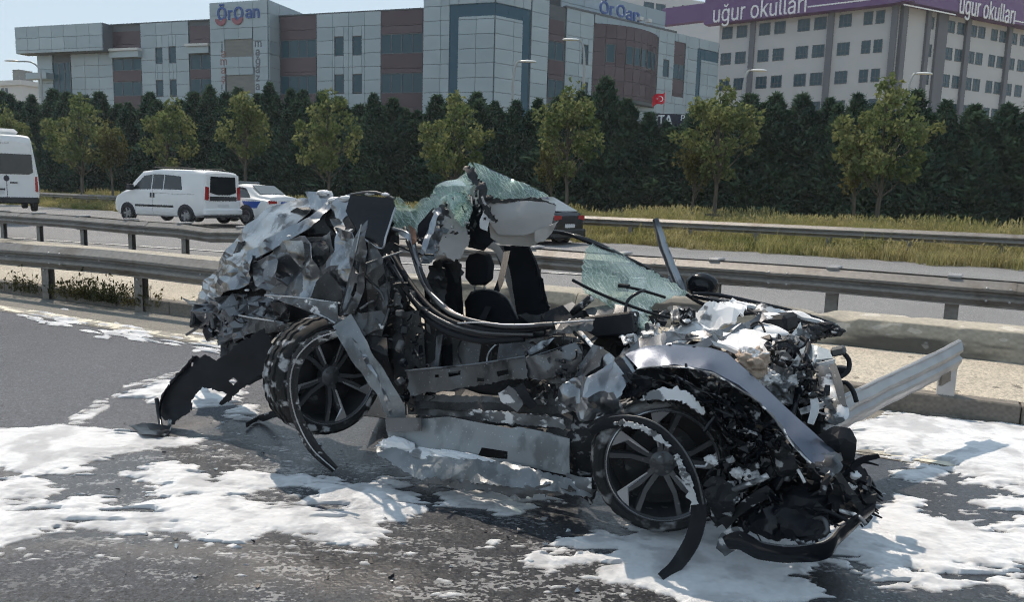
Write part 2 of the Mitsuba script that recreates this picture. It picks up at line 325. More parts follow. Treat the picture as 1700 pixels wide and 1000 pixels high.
# middle double rail
mid = thing('guardrail', 'double sided guardrail with block spacers along the far carriageway behind the concrete wall', 'guardrail')
md = np.array([*MID[1], 0]); mn = np.array([*nx(MID[1]), 0])
S = np.linspace(-75, 30, 220)
for sd, o in ((1, -.16), (-1, .16)):
    P = rail3(MID, S, .66) + mn * o; P[:, 2] += .008 * np.sin(S * 1.1)
    P[:, 2] -= .05 * np.exp(-((S - (along(MID, 0) @ MID[1] * 0 + 1.2)) / .6) ** 2)
    obj('rail_beam', wbeam(P, h=.29, flip=sd), 'm_rail', mid, smooth=30)
blk = mikit.ply(bbox(-.07, -.15, .0, .07, .15, .035, .008), 'm_rail_bright'); blk2 = mikit.ply(bbox(-.05, -.15, -.30, .05, .15, -.005, .01), 'm_rail')
for px in (5, 65, 138, 218, 307, 405, 512, 630, 755, 890, 1036, 1190, 1385, 1585, 1795, 2060):
    p = np.array([*along(MID, (zr(px, 366 + .067 * px - 10, MID)[:2] - MID[0]) @ MID[1]), .06]); put('post', post_ply2, frame_xf(p, md, mn, up), mid)
    put('spacer', blk2, frame_xf(p + up * .74, md, mn, up), mid); put('spacer_cap', blk, frame_xf(p + up * .752, md, mn, up), mid)
for px in (40, 250, 480, 1110, 1300, 1660): splice(MID, (zr(px, 366 + .067 * px - 10, MID)[:2] - MID[0]) @ MID[1], .66, -.16, .29, mid)
# far rail
far = thing('guardrail', 'long guardrail in front of the yellow grass verge on the far side of the road', 'guardrail')
fd = np.array([*FAR[1], 0]); fn_ = np.array([*nx(FAR[1]), 0])
S = np.linspace(-60, 40, 120)
obj('rail_beam', wbeam(rail3(FAR, np.linspace(-70, 75, 160), .85) - fn_ * .06, h=.30, flip=1), 'm_rail', far, smooth=30)
s_a = (zr(1255, 395, FAR)[:2] - FAR[0]) @ FAR[1]; s_b = (zr(1510, 410, FAR)[:2] - FAR[0]) @ FAR[1]; fs = (s_b - s_a) / 2
for i in range(-40, 14):
    p = np.array([*along(FAR, s_a + i * fs), .24]); put('post', post_ply2, frame_xf(p, fd, fn_, up), far)
# ---------------------------------------------------------------- buildings
def pan_mat(base, k, seed):
    b = np.array(base)
    return pri(proc(lambda p, n, uv: mi.Color3f(float(b[0]), float(b[1]), float(b[2])) * (.88 + .24 * fbm(p.x * .35 + seed, p.y * .35, p.z * .5, octaves=3))), .45, .25)
M['m_panel'] = pan_mat((.33, .395, .435), .1, 1.); M['m_panel_b'] = pan_mat((.30, .365, .405), .1, 5.)
M['m_joint'] = pri((.10, .115, .13), .7)
M['m_brown'] = pan_mat((.095, .07, .082), .1, 3.); M['m_brown_b'] = pan_mat((.082, .058, .068), .1, 8.)
M['m_window'] = pri((.03, .075, .105), .15, 0., .35)
M['m_teal'] = pri((.025, .08, .125), .2, 0., .35)
M['m_frame'] = pri((.10, .115, .13), .5)
M['m_school'] = pri(proc(lambda p, n, uv: mix((.53, .53, .545), (.48, .485, .50), fbm(p.x * .3, p.y * .3, p.z * .6, octaves=4))), .8)
M['m_school_pillar'] = pri((.14, .145, .17), .7)
M['m_purple'] = pri((.14, .07, .19), .5)
M['m_letter'] = pri((.8, .8, .82), .5)
M['m_blue_letter'] = pri((.05, .10, .30), .5); M['m_red_letter'] = pri((.28, .11, .14), .5)
M['m_ledge'] = pri((.55, .56, .56), .5); M['m_roof_metal'] = pri((.45, .47, .48), .4, .4)
M['m_grey_sheet'] = pri(proc(lambda p, n, uv: mix((.22, .225, .22), (.17, .175, .17), fbm(p.x * 2, p.y * 2, p.z * 6))), .8)
M['m_fade_letter'] = pri((.13, .14, .17), .7); M['m_fade_red'] = pri((.25, .17, .17), .7)
class Facade:
    """an upright face between two plan points; elements placed by the pixel they show at (each gets its place on the face)"""
    def __init__(s, key, A, B, z0=0.0):
        s.key, s.A, s.B = key, np.asarray(A)[:2], np.asarray(B)[:2]
        s.d = nrm(s.B - s.A); s.n = np.array([s.d[1], -s.d[0]])
        if s.n @ -s.A < 0: s.n = -s.n
        s.L = np.linalg.norm(s.B - s.A)
        s.X, s.N = np.array([*s.d, 0]), np.array([*s.n, 0])
    def hit(s, px, py):
        d = ray(px, py); o = np.array([*s.A, 0]); t = ((o - EYE) @ s.N) / (d @ s.N); p = EYE + d * t
        return (p[:2] - s.A) @ s.d, p[2]
    def pt(s, a, z, o=0.0): return np.array([*(s.A + s.d * a + s.n * o), z])
    def slab(s, a0, a1, z0, z1, o0, o1): 
        return box(s.pt((a0 + a1) / 2, (z0 + z1) / 2, (o0 + o1) / 2), (abs(a1 - a0) / 2, abs(o1 - o0) / 2, abs(z1 - z0) / 2), np.array([s.X, s.N, [0, 0, 1.0]]))
    def rect(s, x0, y0, x1, y1):
        """(s0, s1, z0, z1) of a pixel rectangle whose left edge spans y0..y1"""
        a0, z1 = s.hit(x0, y0); _, z0 = s.hit(x0, y1); a1, _ = s.hit(x1, y0); return min(a0, a1), max(a0, a1), z0, z1
    def panels(s, a0, a1, z0, z1, w, h, o, mats, holes=(), zr=None, seed=0):
        rg = random.Random(seed); n = max(1, round((a1 - a0) / w)); zs = list(np.arange(z1, z0, -h)) + [z0]
        pl = {}
        for i in range(n):
            for k in range(len(zs) - 1):
                l, r, t, b = a0 + (a1 - a0) * i / n, a0 + (a1 - a0) * (i + 1) / n, zs[k], zs[k + 1]
                if t - b < .25: continue
                if any(l < H[1] - .05 and r > H[0] + .05 and b < H[3] - .05 and t > H[2] + .05 for H in holes): 
                    rem = [(l, r, b, t)]
                    for H in holes:
                        new = []
                        for (L, R, B, U) in rem:
                            if not (L < H[1] and R > H[0] and B < H[3] and U > H[2]): new.append((L, R, B, U)); continue
                            if H[0] > L: new.append((L, H[0], B, U))
                            if H[1] < R: new.append((H[1], R, B, U))
                            m0, m1 = max(L, H[0]), min(R, H[1])
                            if H[2] > B: new.append((m0, m1, B, H[2]))
                            if H[3] < U: new.append((m0, m1, H[3], U))
                        rem = new
                    for q in rem:
                        if q[1] - q[0] > .15 and q[3] - q[2] > .15:
                            obj('panel', s.slab(q[0] + .018, q[1] - .018, q[2] + .018, q[3] - .018, .0, o), mats[rg.random() < .3], f'{s.key}__facade')
                    continue
                kk = (round(r - l, 2), round(t - b, 2), rg.random() < .3)
                if kk not in pl: pl[kk] = mikit.ply(box((0, 0, 0), ((r - l) / 2 - .018, o / 2, (t - b) / 2 - .018)), mats[kk[2]])
                put('panel', pl[kk], frame_xf(s.pt((l + r) / 2, (t + b) / 2, o / 2), s.X, s.N, np.array([0, 0, 1.0])), f'{s.key}__facade')
    def window(s, q, n=1, frame=.06, mat='m_window', fm='m_frame', o=.07, deep=.0, bars=0):
        a0, a1, z0, z1 = q; F = frame
        fr = [s.slab(a0, a1, z1 - F, z1, deep, o), s.slab(a0, a1, z0, z0 + F, deep, o), s.slab(a0, a0 + F, z0 + F, z1 - F, deep, o), s.slab(a1 - F, a1, z0 + F, z1 - F, deep, o)]
        for k in range(1, n): c = a0 + (a1 - a0) * k / n; fr.append(s.slab(c - F / 2, c + F / 2, z0 + F, z1 - F, deep, o - .01))
        if bars: c = z0 + (z1 - z0) * .35; fr.append(s.slab(a0 + F, a1 - F, c - F / 2, c + F / 2, deep, o - .015))
        k = obj('window', join(fr), fm, s.key)
        for i in range(n):
            l, r = a0 + (a1 - a0) * i / n, a0 + (a1 - a0) * (i + 1) / n
            obj('pane', s.slab(l + F * .6, r - F * .6, z0 + F * .6, z1 - F * .6, deep + .004, deep + .02), mat, k)
    def write(s, str_, px, py, h, mat, o=.05, depth=.08, bold=True, name='lettering', squeeze=1.0, width=None, flip=False):
        v, f = text(str_, h, depth, bold)
        if width: v[:, 0] *= width / v[:, 0].max()
        else: v[:, 0] *= squeeze
        a, z = s.hit(px, py); X = s.X
        # the text reads left to right as seen: X must point to the picture's right
        sg = 1.0
        v = s.pt(a, z, o) + v[:, :1] * X * sg + v[:, 1:2] * np.array([0, 0, 1.0]) + v[:, 2:] * s.N
        return obj(name, (v, f), mat, s.key)
Z3 = np.array([0, 0, 1.0])
# ---- the long panelled office building, left wing
off_b = thing('office_building', 'long building clad in pale grey panels with brown bays, behind the hedge', 'building')
scene_facade = obj('facade', box((0, 0, -50), (.1, .1, .1)), 'm_joint', off_b); del scene[scene_facade]
fac_parts = []
DL = 68.0
A0, B0 = dep(45, 65, 82.5), dep(703, 12, DL)
LW = Facade(off_b, A0, B0)
zt = LW.hit(600, 20)[1]; ztl = zt
def core(F, a0, a1, z1, o=-.0, back=12.0, z0=-.5): return F.slab(a0, a1, z0, z1, o, o - back)
fac_parts.append(core(LW, LW.hit(62, 100)[0], LW.hit(705, 20)[0], zt, -.02))
white = ['m_panel', 'm_panel_b']; brown = ['m_brown', 'm_brown_b']
sx = lambda px, py=100: LW.hit(px, py)[0]
wins = [LW.rect(*q) for q in ((259, 79, 270.5, 106), (281, 77, 293, 105), (260, 133, 272, 160), (283, 132, 294.5, 159), (556, 61, 571.5, 93), (586, 60, 601.5, 92), (556, 124, 572, 155), (586, 123, 602, 154))]
zb = 3.0
# far left parapet block overhang
q = LW.rect(45, 63, 118, 93)
fac_parts.append(LW.slab(q[0], q[1], q[2], zt, -.02, 1.3))
LWo = Facade(off_b, LW.pt(0, 0, 1.3), LW.pt(LW.L, 0, 1.3))
LWo.panels(q[0], sx(188, 60), q[2], zt, 1.75, 1.2, .12, white, seed=1); fac_parts.append(LW.slab(q[1], sx(188, 60), q[2], zt, -.02, 1.3))
LW.panels(sx(119), sx(188), zb, q[2], 1.75, 1.2, .12, white, seed=2)
LW.panels(sx(63), sx(88), zb, q[2], 1.8, 1.45, .12, white, seed=22)
LW.window((sx(88, 120), sx(118, 120), LW.hit(100, 170)[1], LW.hit(100, 103)[1]), 3, .08)
qb = LW.rect(62, 123, 90, 133); obj('balcony', LW.slab(qb[0] - .5, qb[1], qb[2], qb[3], 0.05, 1.0), 'm_panel', off_b)
def bay(F, x0, x1, yt, bands, zb=3.0, seed=0):
    """bands: list of (y0, y1, kind) at pixel x0"""
    for (y0, y1, kind) in bands:
        a0, a1, z0, z1 = F.rect(x0, y0, x1, y1)
        if kind == 'b': F.panels(a0, a1, z0, z1, 3.0, 1.3, .10, brown, seed=seed)
        elif kind == 'g': F.window((a0, a1, z0, z1), max(2, round((a1 - a0) / 1.1)), .07)
        elif kind == 'w': F.panels(a0, a1, z0, z1, 1.75, 1.2, .12, white, seed=seed)
        elif kind == 'l': obj('ledge', F.slab(a0, a1, z0, z1, .05, .55), 'm_panel', off_b); obj('ledge', F.slab(a0 - .1, a1 + .1, z1 - .22, z1 + .02, .06, .75), 'm_ledge', off_b)
bay(LW, 188, 236, 50, [(53, 82, 'b'), (83, 97, 'l'), (97, 118, 'g'), (118, 136, 'b'), (136, 160, 'g'), (160, 185, 'b')], seed=3)
LW.panels(sx(236), sx(315), zb, zt, 1.75, 1.2, .12, white, wins[:4], seed=4)
bay(LW, 316, 352, 43, [(43, 74, 'b'), (75, 90, 'l'), (90, 116, 'g'), (116, 131, 'b'), (131, 158, 'g'), (158, 180, 'b')], seed=5)
bay(LW, 466, 526, 27, [(28, 67, 'b'), (67, 97, 'g'), (97, 126, 'b'), (126, 157, 'g'), (157, 190, 'b')], seed=6)
LW.panels(sx(527), sx(633), zb, zt, 1.75, 1.2, .12, white, wins[4:], seed=7)
bay(LW, 633, 703, 20, [(19, 57, 'b'), (57, 90, 'g'), (90, 122, 'b'), (122, 155, 'g'), (155, 190, 'b')], seed=8)
for q in wins: LW.window(q, 1, .06)
obj('parapet', LW.slab(sx(45, 63) , sx(703, 20), zt - .02, zt + .10, -.3, .12), 'm_frame', off_b)
# stair tower with the lettering
TW = Facade(off_b, LW.pt(0, 0, 1.6), LW.pt(LW.L, 0, 1.6))
ta, tb = TW.hit(351, 100)[0], TW.hit(446, 100)[0]; tz = TW.hit(398, 2)[1]
fac_parts.append(TW.slab(ta, tb, -.5, tz, -.02, -7))
q1, q2 = TW.rect(373, 66, 420, 95), TW.rect(377, 125, 424, 156)
TW.panels(ta, tb, zb, tz, 1.75, 1.2, .12, white, [q1, q2], seed=9)
for q in (q1, q2): obj('cloth_panel', TW.slab(q[0], q[1], q[2], q[3], .0, .04), 'm_grey_sheet', off_b)
SD = Facade(off_b, TW.pt(tb, 0, 0), TW.pt(tb, 0, -6.5)); SD.panels(0, 6.4, zb, tz, 1.75, 1.2, .12, white, seed=10)
hgt = TW.hit(372, 13)[1] - TW.hit(372, 33)[1]
TW.write('Ö', 361.5, 33, hgt, 'm_blue_letter', .08, .12); TW.write('r', 379, 33, hgt, 'm_blue_letter', .08, .12)
TW.write('O', 389, 32.5, hgt, 'm_blue_letter', .08, .12); TW.write('an', 408.5, 30, hgt * .95, 'm_blue_letter', .08, .12)
for px, py in ((368.5, 30.0), (396.0, 28.0)):     # the lower half of each O is faded red
    a, z = TW.hit(px, py); m = prism(Polygon([(.62 * math.cos(t) * (1 if True else 1), .62 * math.sin(t) - .1) for t in np.linspace(math.pi, 2 * math.pi, 14)]).difference(Point(0, -.1).buffer(.22)), 0, .1)
    v = TW.pt(a, z, .13) + m[0][:, :1] * TW.X + m[0][:, 1:2] * Z3 + m[0][:, 2:] * TW.N; obj('lettering', (v, m[1]), 'm_red_letter', off_b)
for s_, px, ys, mt in (('jamaşı', 368, (82, 95, 108, 122, 136, 150), 0), ('mağaza', 425, (78, 92, 107, 121, 135, 149), 1)):
    for ch, y in zip(s_, ys): TW.write(ch, px - (1.5 if ch == 'm' else 0), y, .70, 'm_fade_letter' if mt or y < 90 or y > 140 else 'm_fade_red', .07, .06)
# corner tower with teal band
C0 = LW.pt(sx(703), 0, 1.4); CD = np.linalg.norm(1)
TL = Facade(off_b, C0, C0 + LW.X * 20)
cl = TL.hit(703, 100)[0]; cc = TL.hit(820, 100)[0]; corner = TL.pt(cc, 0)
rdir = nrm(dep(1190, 100, 83)[:2] - corner[:2])
RF = Facade(off_b, corner, corner + np.array([*rdir, 0]) * 40)
cr = RF.hit(908, 100)[0]; tz2 = 23.5
fac_parts.append(hexa([*[np.array([*p[:2], -.5]) for p in (TL.pt(cl, 0, -.02), TL.pt(cc - .02, 0, -.02), RF.pt(cr, 0, -.02), RF.pt(cr, 0, -12))], *[np.array([*p[:2], tz2]) for p in (TL.pt(cl, 0, -.02), TL.pt(cc - .02, 0, -.02), RF.pt(cr, 0, -.02), RF.pt(cr, 0, -12))]]))
t_in = TL.hit(761, 28)[1]; t_out = TL.hit(745, 8)[1]
qs = [(TL.hit(746, 100)[0], TL.hit(761, 100)[0], zb, t_out), (TL.hit(761, 28)[0], cc, t_in, t_out)]
TL.panels(cl, cc, zb, tz2, 1.75, 1.2, .12, white, qs, seed=11)
for q in qs: TL.window(q, max(1, round((q[1] - q[0]) / 1.3)), .05, 'm_teal', 'm_teal', .05, .0)
qs = [(RF.hit(865, 100)[0], RF.hit(878, 100)[0], zb, t_out), (0, RF.hit(865, 100)[0], t_in, t_out)]
RF.panels(0, cr, zb, tz2, 1.75, 1.2, .12, white, qs, seed=12)
for q in qs: RF.window(q, max(1, round((q[1] - q[0]) / 1.3)), .05, 'm_teal', 'm_teal', .05, .0)
# right wing, set back
RW = Facade(off_b, RF.pt(0, 0, -1.5), RF.pt(60, 0, -1.5)); rx = lambda px, py=100: RW.hit(px, py)[0]
rz = RW.hit(960, 17)[1]; re = rx(1192)
fac_parts.append(RW.slab(rx(900), re + .1, -.5, rz, -.02, -12))
bay(RW, 909, 936, 20, [(30, 66, 'b'), (66, 98, 'g'), (98, 130, 'b'), (130, 162, 'g')], seed=13)
rw = [RW.rect(*q) for q in ((965, 73, 976, 105), (963, 135, 975, 167), (1100, 98, 1110, 127))]
big = RW.rect(986, 38, 1094, 150); big = (big[0], big[1], RW.hit(1000, 140)[1] - 1.3, big[3])
stp = RW.rect(1119, 68, 1138, 160); tl1 = RW.rect(1159, 80, 1192, 98); tl2 = RW.rect(1157, 80, 1164, 178)
RW.panels(rx(937), re, zb, rz, 1.75, 1.2, .12, white, rw + [big, stp, tl1, tl2], seed=14)
for q in rw: RW.window(q, 1, .06)
for q in (tl1, tl2): RW.window(q, 1 + (q is tl1) * 2, .05, 'm_teal', 'm_teal', .05, .0)
RW.panels(stp[0], stp[1], stp[2], stp[3], 2.2, 1.3, .03, brown, [(stp[0], stp[1], RW.hit(1119, 130)[1], RW.hit(1119, 105)[1])], seed=15)
RW.window((stp[0], stp[1], RW.hit(1119, 130)[1], RW.hit(1119, 105)[1]), 2, .06)
# bowed brown bay
nb = 9; la = np.linspace(big[0], big[1], nb + 1); bow = lambda a: 1.5 * math.sin(math.pi * (a - big[0]) / (big[1] - big[0])) ** .8 if big[0] < a < big[1] else 0.0
zz_ = np.linspace(big[2], big[3], 8); zw = (RW.hit(1040, 112)[1], RW.hit(1040, 82)[1])
for i in range(nb):
    p, q = RW.pt(la[i], 0, bow(la[i])), RW.pt(la[i + 1], 0, bow(la[i + 1])); Fb = Facade(off_b, p, q)
    fac_parts.append(hexa([*[np.array([*x[:2], big[2] - .3]) for x in (p - RW.N * .02, q - RW.N * .02, RW.pt(la[i + 1], 0, -.03), RW.pt(la[i], 0, -.03))], *[np.array([*x[:2], big[3]]) for x in (p - RW.N * .02, q - RW.N * .02, RW.pt(la[i + 1], 0, -.03), RW.pt(la[i], 0, -.03))]]))
    hole = [(0, Fb.L, zw[0], zw[1])] if 1 <= i <= 7 and i != 2 else []
    Fb.panels(0, Fb.L, big[2], big[3], 3, 1.3, .04, brown, hole, seed=20 + i)
    for h in hole: Fb.window((h[0] + .1, h[1] - .1, h[2], h[3]), 1, .07)
obj('parapet', RW.slab(rx(935), rx(1122, 50), rz - .02, rz + .16, -.3, .18), 'm_frame', off_b)
for px in (1058, 1072): 
    a = rx(px, 38); obj('floodlight', RW.slab(a - .25, a + .25, rz + .3, rz + .62, .1, .6), 'm_ledge', off_b)
# set back upper storey with the second sign
UP = Facade(off_b, RF.pt(0, 0, -3.4), RF.pt(60, 0, -3.4)); ux = lambda px, py=20: UP.hit(px, py)[0]
fac_parts.append(UP.slab(ux(930), ux(1104), rz - 1, UP.hit(1040, 3)[1], -.02, -8)); UP.panels(ux(930), ux(1104), rz - .4, UP.hit(1040, 3)[1], 3, 1.45, .12, white, seed=31)
US = Facade(off_b, RF.pt(0, 0, -1.55), RF.pt(60, 0, -1.55))
h2 = US.hit(1000, 2)[1] - US.hit(1000, 22)[1]
for s_, px, py in (('Ö', 992, 20.5), ('r', 1008.5, 24), ('O', 1020, 26), ('an', 1036.5, 31)): US.write(s_, px, py, h2, 'm_blue_letter', .1, .12, squeeze=1.15)
obj('facade', join(fac_parts), 'm_joint', off_b)
# ---- school
sch = thing('school_building', 'pale building with rows of windows under a purple roof fascia with white lettering', 'building')
cp = dep(1487, 90, 86.0); lp, rp = dep(1192, 90, 98.0), dep(1790, 90, 101.0)
SL, SR = Facade(sch, lp, cp), Facade(sch, cp, rp)
fz0 = SL.hit(1250, 36)[1]; fz1 = fz0 + 3.3
d = np.array([0, 0, 1.0])
def solid(pts, z0, z1): return hexa([*[np.array([*p[:2], z0]) for p in pts], *[np.array([*p[:2], z1]) for p in pts]])
bk = SL.pt(0, 0, -14); bk2 = SR.pt(SR.L, 0, -14)
mid_b = SL.pt(SL.L, 0, -14)
wl = join([SL.slab(0, SL.L - .01, -.5, fz0 + .5, 0, -10), SR.slab(.01, SR.L, -.5, fz0 + .5, 0, -10)])
obj('wall', wl, 'm_school', sch)
over = 1.5
fa = [SL.slab(-1.5, SL.L + 1.6, fz0, fz1, 0, over), SR.slab(-1.4, SR.L, fz0 + .003, fz1 - .003, 0.02, over)]
fa.append(SL.slab(SL.hit(1106, 36)[0], -1.5, fz0 + .6, fz1 - .6, 0, over - .3))
obj('fascia', join(fa), 'm_purple', sch)
ra = [SL.slab(-1.5, SL.L + 1.0, fz1, fz1 + .15, -12, over + .2), SR.slab(-1.0, SR.L, fz1 + .01, fz1 + .14, -12, over + .2)]
obj('roof', join(ra), 'm_roof_metal', sch)
SLo, SRo = Facade(sch, SL.pt(0, 0, over), SL.pt(SL.L, 0, over)), Facade(sch, SR.pt(0, 0, over), SR.pt(SR.L, 0, over))
st = []
for a in np.arange(SLo.hit(1180, 20)[0], SLo.hit(1335, 10)[0], .8): st.append(SLo.slab(a, a + .35, fz1 - .05, fz1 + .55, -.6, -.3))
obj('roof_truss', join(st), 'm_roof_metal', sch)
a0, a1 = SLo.hit(1182, 40)[0], SLo.hit(1338, 22)[0]
SLo.write('uğur okulları', 1182, 37.5, 2.0, 'm_letter', .02, .1, bold=False, width=a1 - a0)
a0, a1 = SRo.hit(1590, 20)[0], SRo.hit(1683, 33)[0]
SRo.write('uğur okulları', 1590, 21, 2.0, 'm_letter', .02, .1, bold=False, width=a1 - a0)
for F_, x0, x1, y in ((SLo, 1341, 1470, 11), (SRo, 1500, 1588, 7), (SRo, 1684, 1790, 34)):
    a, z = F_.hit(x0, y); b_, _ = F_.hit(x1, y); obj('white_line', F_.slab(a, b_, z - .07, z + .07, .0, .05), 'm_letter', sch)
def rows(F, x, ys): return [(F.hit(x, b)[1], F.hit(x, a)[1]) for a, b in ys]
RL = rows(SL, 1197, [(46, 65.5), (88.5, 108), (131.5, 151), (176, 196)]); RR = rows(SR, 1568, [(32, 52.5), (77.5, 98.5), (123, 144.5), (170, 192)])
n2 = 0
for x0, x1 in ((1197, 1214), (1221, 1238), (1258, 1276), (1283, 1301), (1321, 1341), (1348, 1368), (1389, 1409.5), (1429, 1444), (1449, 1463.5)):
    for z0, z1 in RL: SL.window((SL.hit(x0, 90)[0], SL.hit(x1, 90)[0], z0, z1), 3 if x1 - x0 > 16 else 2, .07, bars=1)
for x0, x1 in ((1538, 1545), (1568, 1580), (1585, 1596), (1607, 1617), (1620, 1631), (1642, 1652), (1656, 1666), (1676, 1685), (1691, 1702), (1720, 1731)):
    for z0, z1 in RR: SR.window((SR.hit(x0, 90)[0], SR.hit(x1, 90)[0], z0, z1), 2, .07, bars=1)
for F_, x0, x1, o in ((SL, 1244, 1252, .35), (SL, 1371, 1381, .35), (SL, 1476, 1486, .5), (SR, 1488, 1496, .5), (SR, 1531, 1537, .35), (SR, 1549, 1565, .35), (SR, 1597, 1604, .35), (SR, 1667, 1673, .35)):
    obj('pilaster', F_.slab(F_.hit(x0, 90)[0], F_.hit(x1, 90)[0], -.4, fz0 - .01, .0, o), 'm_school_pillar', sch)
# ---- pale building behind
rb = thing('apartment_building', 'pale building far behind, its top windows showing left of the purple fascia', 'building')
RB = Facade(rb, dep(1040, 30, 130), dep(1210, 30, 138))
obj('wall', RB.slab(-4, RB.L + 6, -.5, RB.hit(1100, -8)[1], 0, -12), 'm_school', rb)
for q in ((1069, 2, 1086, 19), (1089, 5, 1105, 23), (1117, 10, 1124, 15), (1132, 8, 1142, 14)): RB.window(RB.rect(*q), 2, .1)
rb2 = thing('apartment_building', 'low pale house with a box chimney below the hills at the left edge', 'building')
RC = Facade(rb2, dep(-30, 140, 170), dep(36, 140, 165))
obj('wall', RC.slab(0, RC.L, -.5, RC.hit(10, 142)[1], 0, -12), 'm_school', rb2); obj('parapet', RC.slab(-.5, RC.L + .5, RC.hit(10, 142)[1], RC.hit(10, 134)[1], -12, .5), 'm_school', rb2)
obj('chimney', RC.slab(RC.hit(14, 130)[0], RC.hit(25, 130)[0], RC.hit(20, 134)[1], RC.hit(20, 114)[1], -4, -1), 'm_grey_sheet', rb2)
for q in ((3, 146, 7, 156), (9, 146, 13, 156)): RC.window(RC.rect(*q), 1, .1)
# ---- hills
v, f = [], []
n = 90
for i in range(n):
    a = -70 + 55 * i / (n - 1)
    h = 1.0 if a < -45 else 1.0
    for k, (r, m) in enumerate(((700, 0), (850, .55), (1000, 1), (1300, .9), (1700, .2))):
        ang = math.radians(a - 0)
        hh = m * (88 + 40 * float(meshkit.fbm(np.array([[a * .13, k * .3, 1.]]), 4)[0]) - 45 * max(0, (a + 34) / 18))
        v.append([r * math.sin(ang), r * math.cos(ang), -1 + max(hh, -1)])
    if i: f += [[5 * i - 5 + j, 5 * i + j, 5 * i + j + 1, 5 * i + j - 4] for j in range(4)]
M['m_hill'] = pri(proc(lambda p, n, uv: mix((.16, .17, .13), (.30, .29, .25), smoothstep(.45, .6, fbm(p.x * .02, p.y * .02, p.z * .05, octaves=4)))), .9)
tag(obj('hills', (np.array(v), np.array(f)), 'm_hill', smooth=True), kind='structure')
# ---------------------------------------------------------------- street lamps, flag, sign
M['m_pole'] = pri((.34, .36, .37), .5, .4); M['m_lamp'] = pri((.7, .71, .71), .4)
def lamp(px, py, D, side, reach, label):
    k = thing('street_lamp', label, 'street lamp', 'street lamps behind the hedge')
    h = dep(px, py, D); fx = h[0]; b = np.array([h[0] - side * reach, h[1] + .0, 0.3])
    P = np.vstack([[b, b + Z3 * (h[2] - 2.0) * .5], smoothpath([b + Z3 * (h[2] - 1.9), b + Z3 * (h[2] - .9) + [side * .1, 0, 0], b + Z3 * (h[2] - .35) + [side * reach * .35, 0, 0], h + [-side * .3, 0, -.02]], 18)])
    obj('pole', tube(P, np.linspace(.10, .055, len(P)), 8), 'm_pole', k, smooth=True)
    s = trimesh.creation.icosphere(2, 1.0); v = np.array(s.vertices) * [.62, .22, .13]; v[:, 2] = np.maximum(v[:, 2], -.04)
    obj('lamp_head', (v + h + [side * .15, 0, 0], s.faces), 'm_lamp', k, smooth=True)
lamp(22, 101, 66, -1, 2.3, 'street lamp with arm to the left, before the hills at the left edge')
lamp(873, 102, 56, 1, .9, 'street lamp in front of the teal-banded corner tower')
lamp(951, 66, 56, -1, .9, 'street lamp with its head to the left, before the panelled right wing')
lamp(1256, 117, 56, 1, .9, 'street lamp in front of the left face of the school building')
lamp(1531, 122, 56, 1, .9, 'street lamp in front of the corner of the school building')
fl = thing('flag', 'small red flag with white crescent and star on a thin pole above the hedge', 'flag')
M['m_flag'] = pri((.55, .02, .04), .7); 
FD = 50.0; top = dep(1104, 150, FD); obj('pole', tube([[top[0], top[1], .4], top + Z3 * .15], .035, 6), 'm_pole', fl)
hw = 18 * FD / 1280 * 1.15; X, Yv = 14, 10; gv = []
def cloth(s, t):   # s from hoist to fly, t top to bottom
    return np.array([top[0] - s * 22 * FD / 1280 * .9, top[1] - .05 - .25 * math.sin(s * 6), top[2] - .1 - t * 17 * FD / 1280 - s * .28 - .08 * math.sin(s * 7)])
v = np.array([cloth(i / X, j / Yv) for i in range(X + 1) for j in range(Yv + 1)])
v2 = v + [0, -.012, 0]; fq = [[i * (Yv + 1) + j, i * (Yv + 1) + j + 1, (i + 1) * (Yv + 1) + j + 1, (i + 1) * (Yv + 1) + j] for i in range(X) for j in range(Yv)]
obj('cloth', (v, np.array(fq)), 'm_flag', fl, smooth=True)
def on_flag(poly, n=None):
    poly = poly.segmentize(.02); tv, tf = trimesh.creation.triangulate_polygon(poly, engine='earcut'); tv = np.array(tv)
    return np.array([cloth(a, b) + [0, -.03, 0] for a, b in tv]), tf
obj('crescent', on_flag(Point(.38, .5).buffer(1).intersection(shapely.affinity.scale(Point(.38, .5).buffer(1, 24), .19, .27)).difference(shapely.affinity.scale(Point(.43, .5).buffer(1, 24), .15, .21))), 'm_letter', fl)
obj('star', on_flag(Polygon([(.60 + r * .075 * math.cos(t), .5 + r * .1 * math.sin(t)) for k in range(10) for r, t in [((1, .4)[k % 2], math.pi + k * math.pi / 5)]])), 'm_letter', fl)
sg = thing('sign', 'dark sign board with white capital letters, half hidden in the hedge below the flag', 'sign')
M['m_signboard'] = pri((.02, .022, .04), .4)
SG = Facade(sg, dep(1086, 200, 43), dep(1150, 200, 43)); q = SG.rect(1086, 188, 1150, 215)
obj('board', SG.slab(q[0], q[1], q[2], q[3], -.12, 0), 'm_signboard', sg)
for px in (1082, 1090): a = SG.hit(px, 200)[0]; obj('post', SG.slab(a - .05, a + .05, .4, SG.hit(px, 193)[1], .02, .12), 'm_pole', sg)
SG.write('TA', 1091, 205, SG.hit(1091, 191)[1] - SG.hit(1091, 205)[1], 'm_letter', .01, .05, squeeze=.95)
SG.write('P', 1129, 200, SG.hit(1091, 191)[1] - SG.hit(1091, 200)[1], 'm_letter', .01, .05)
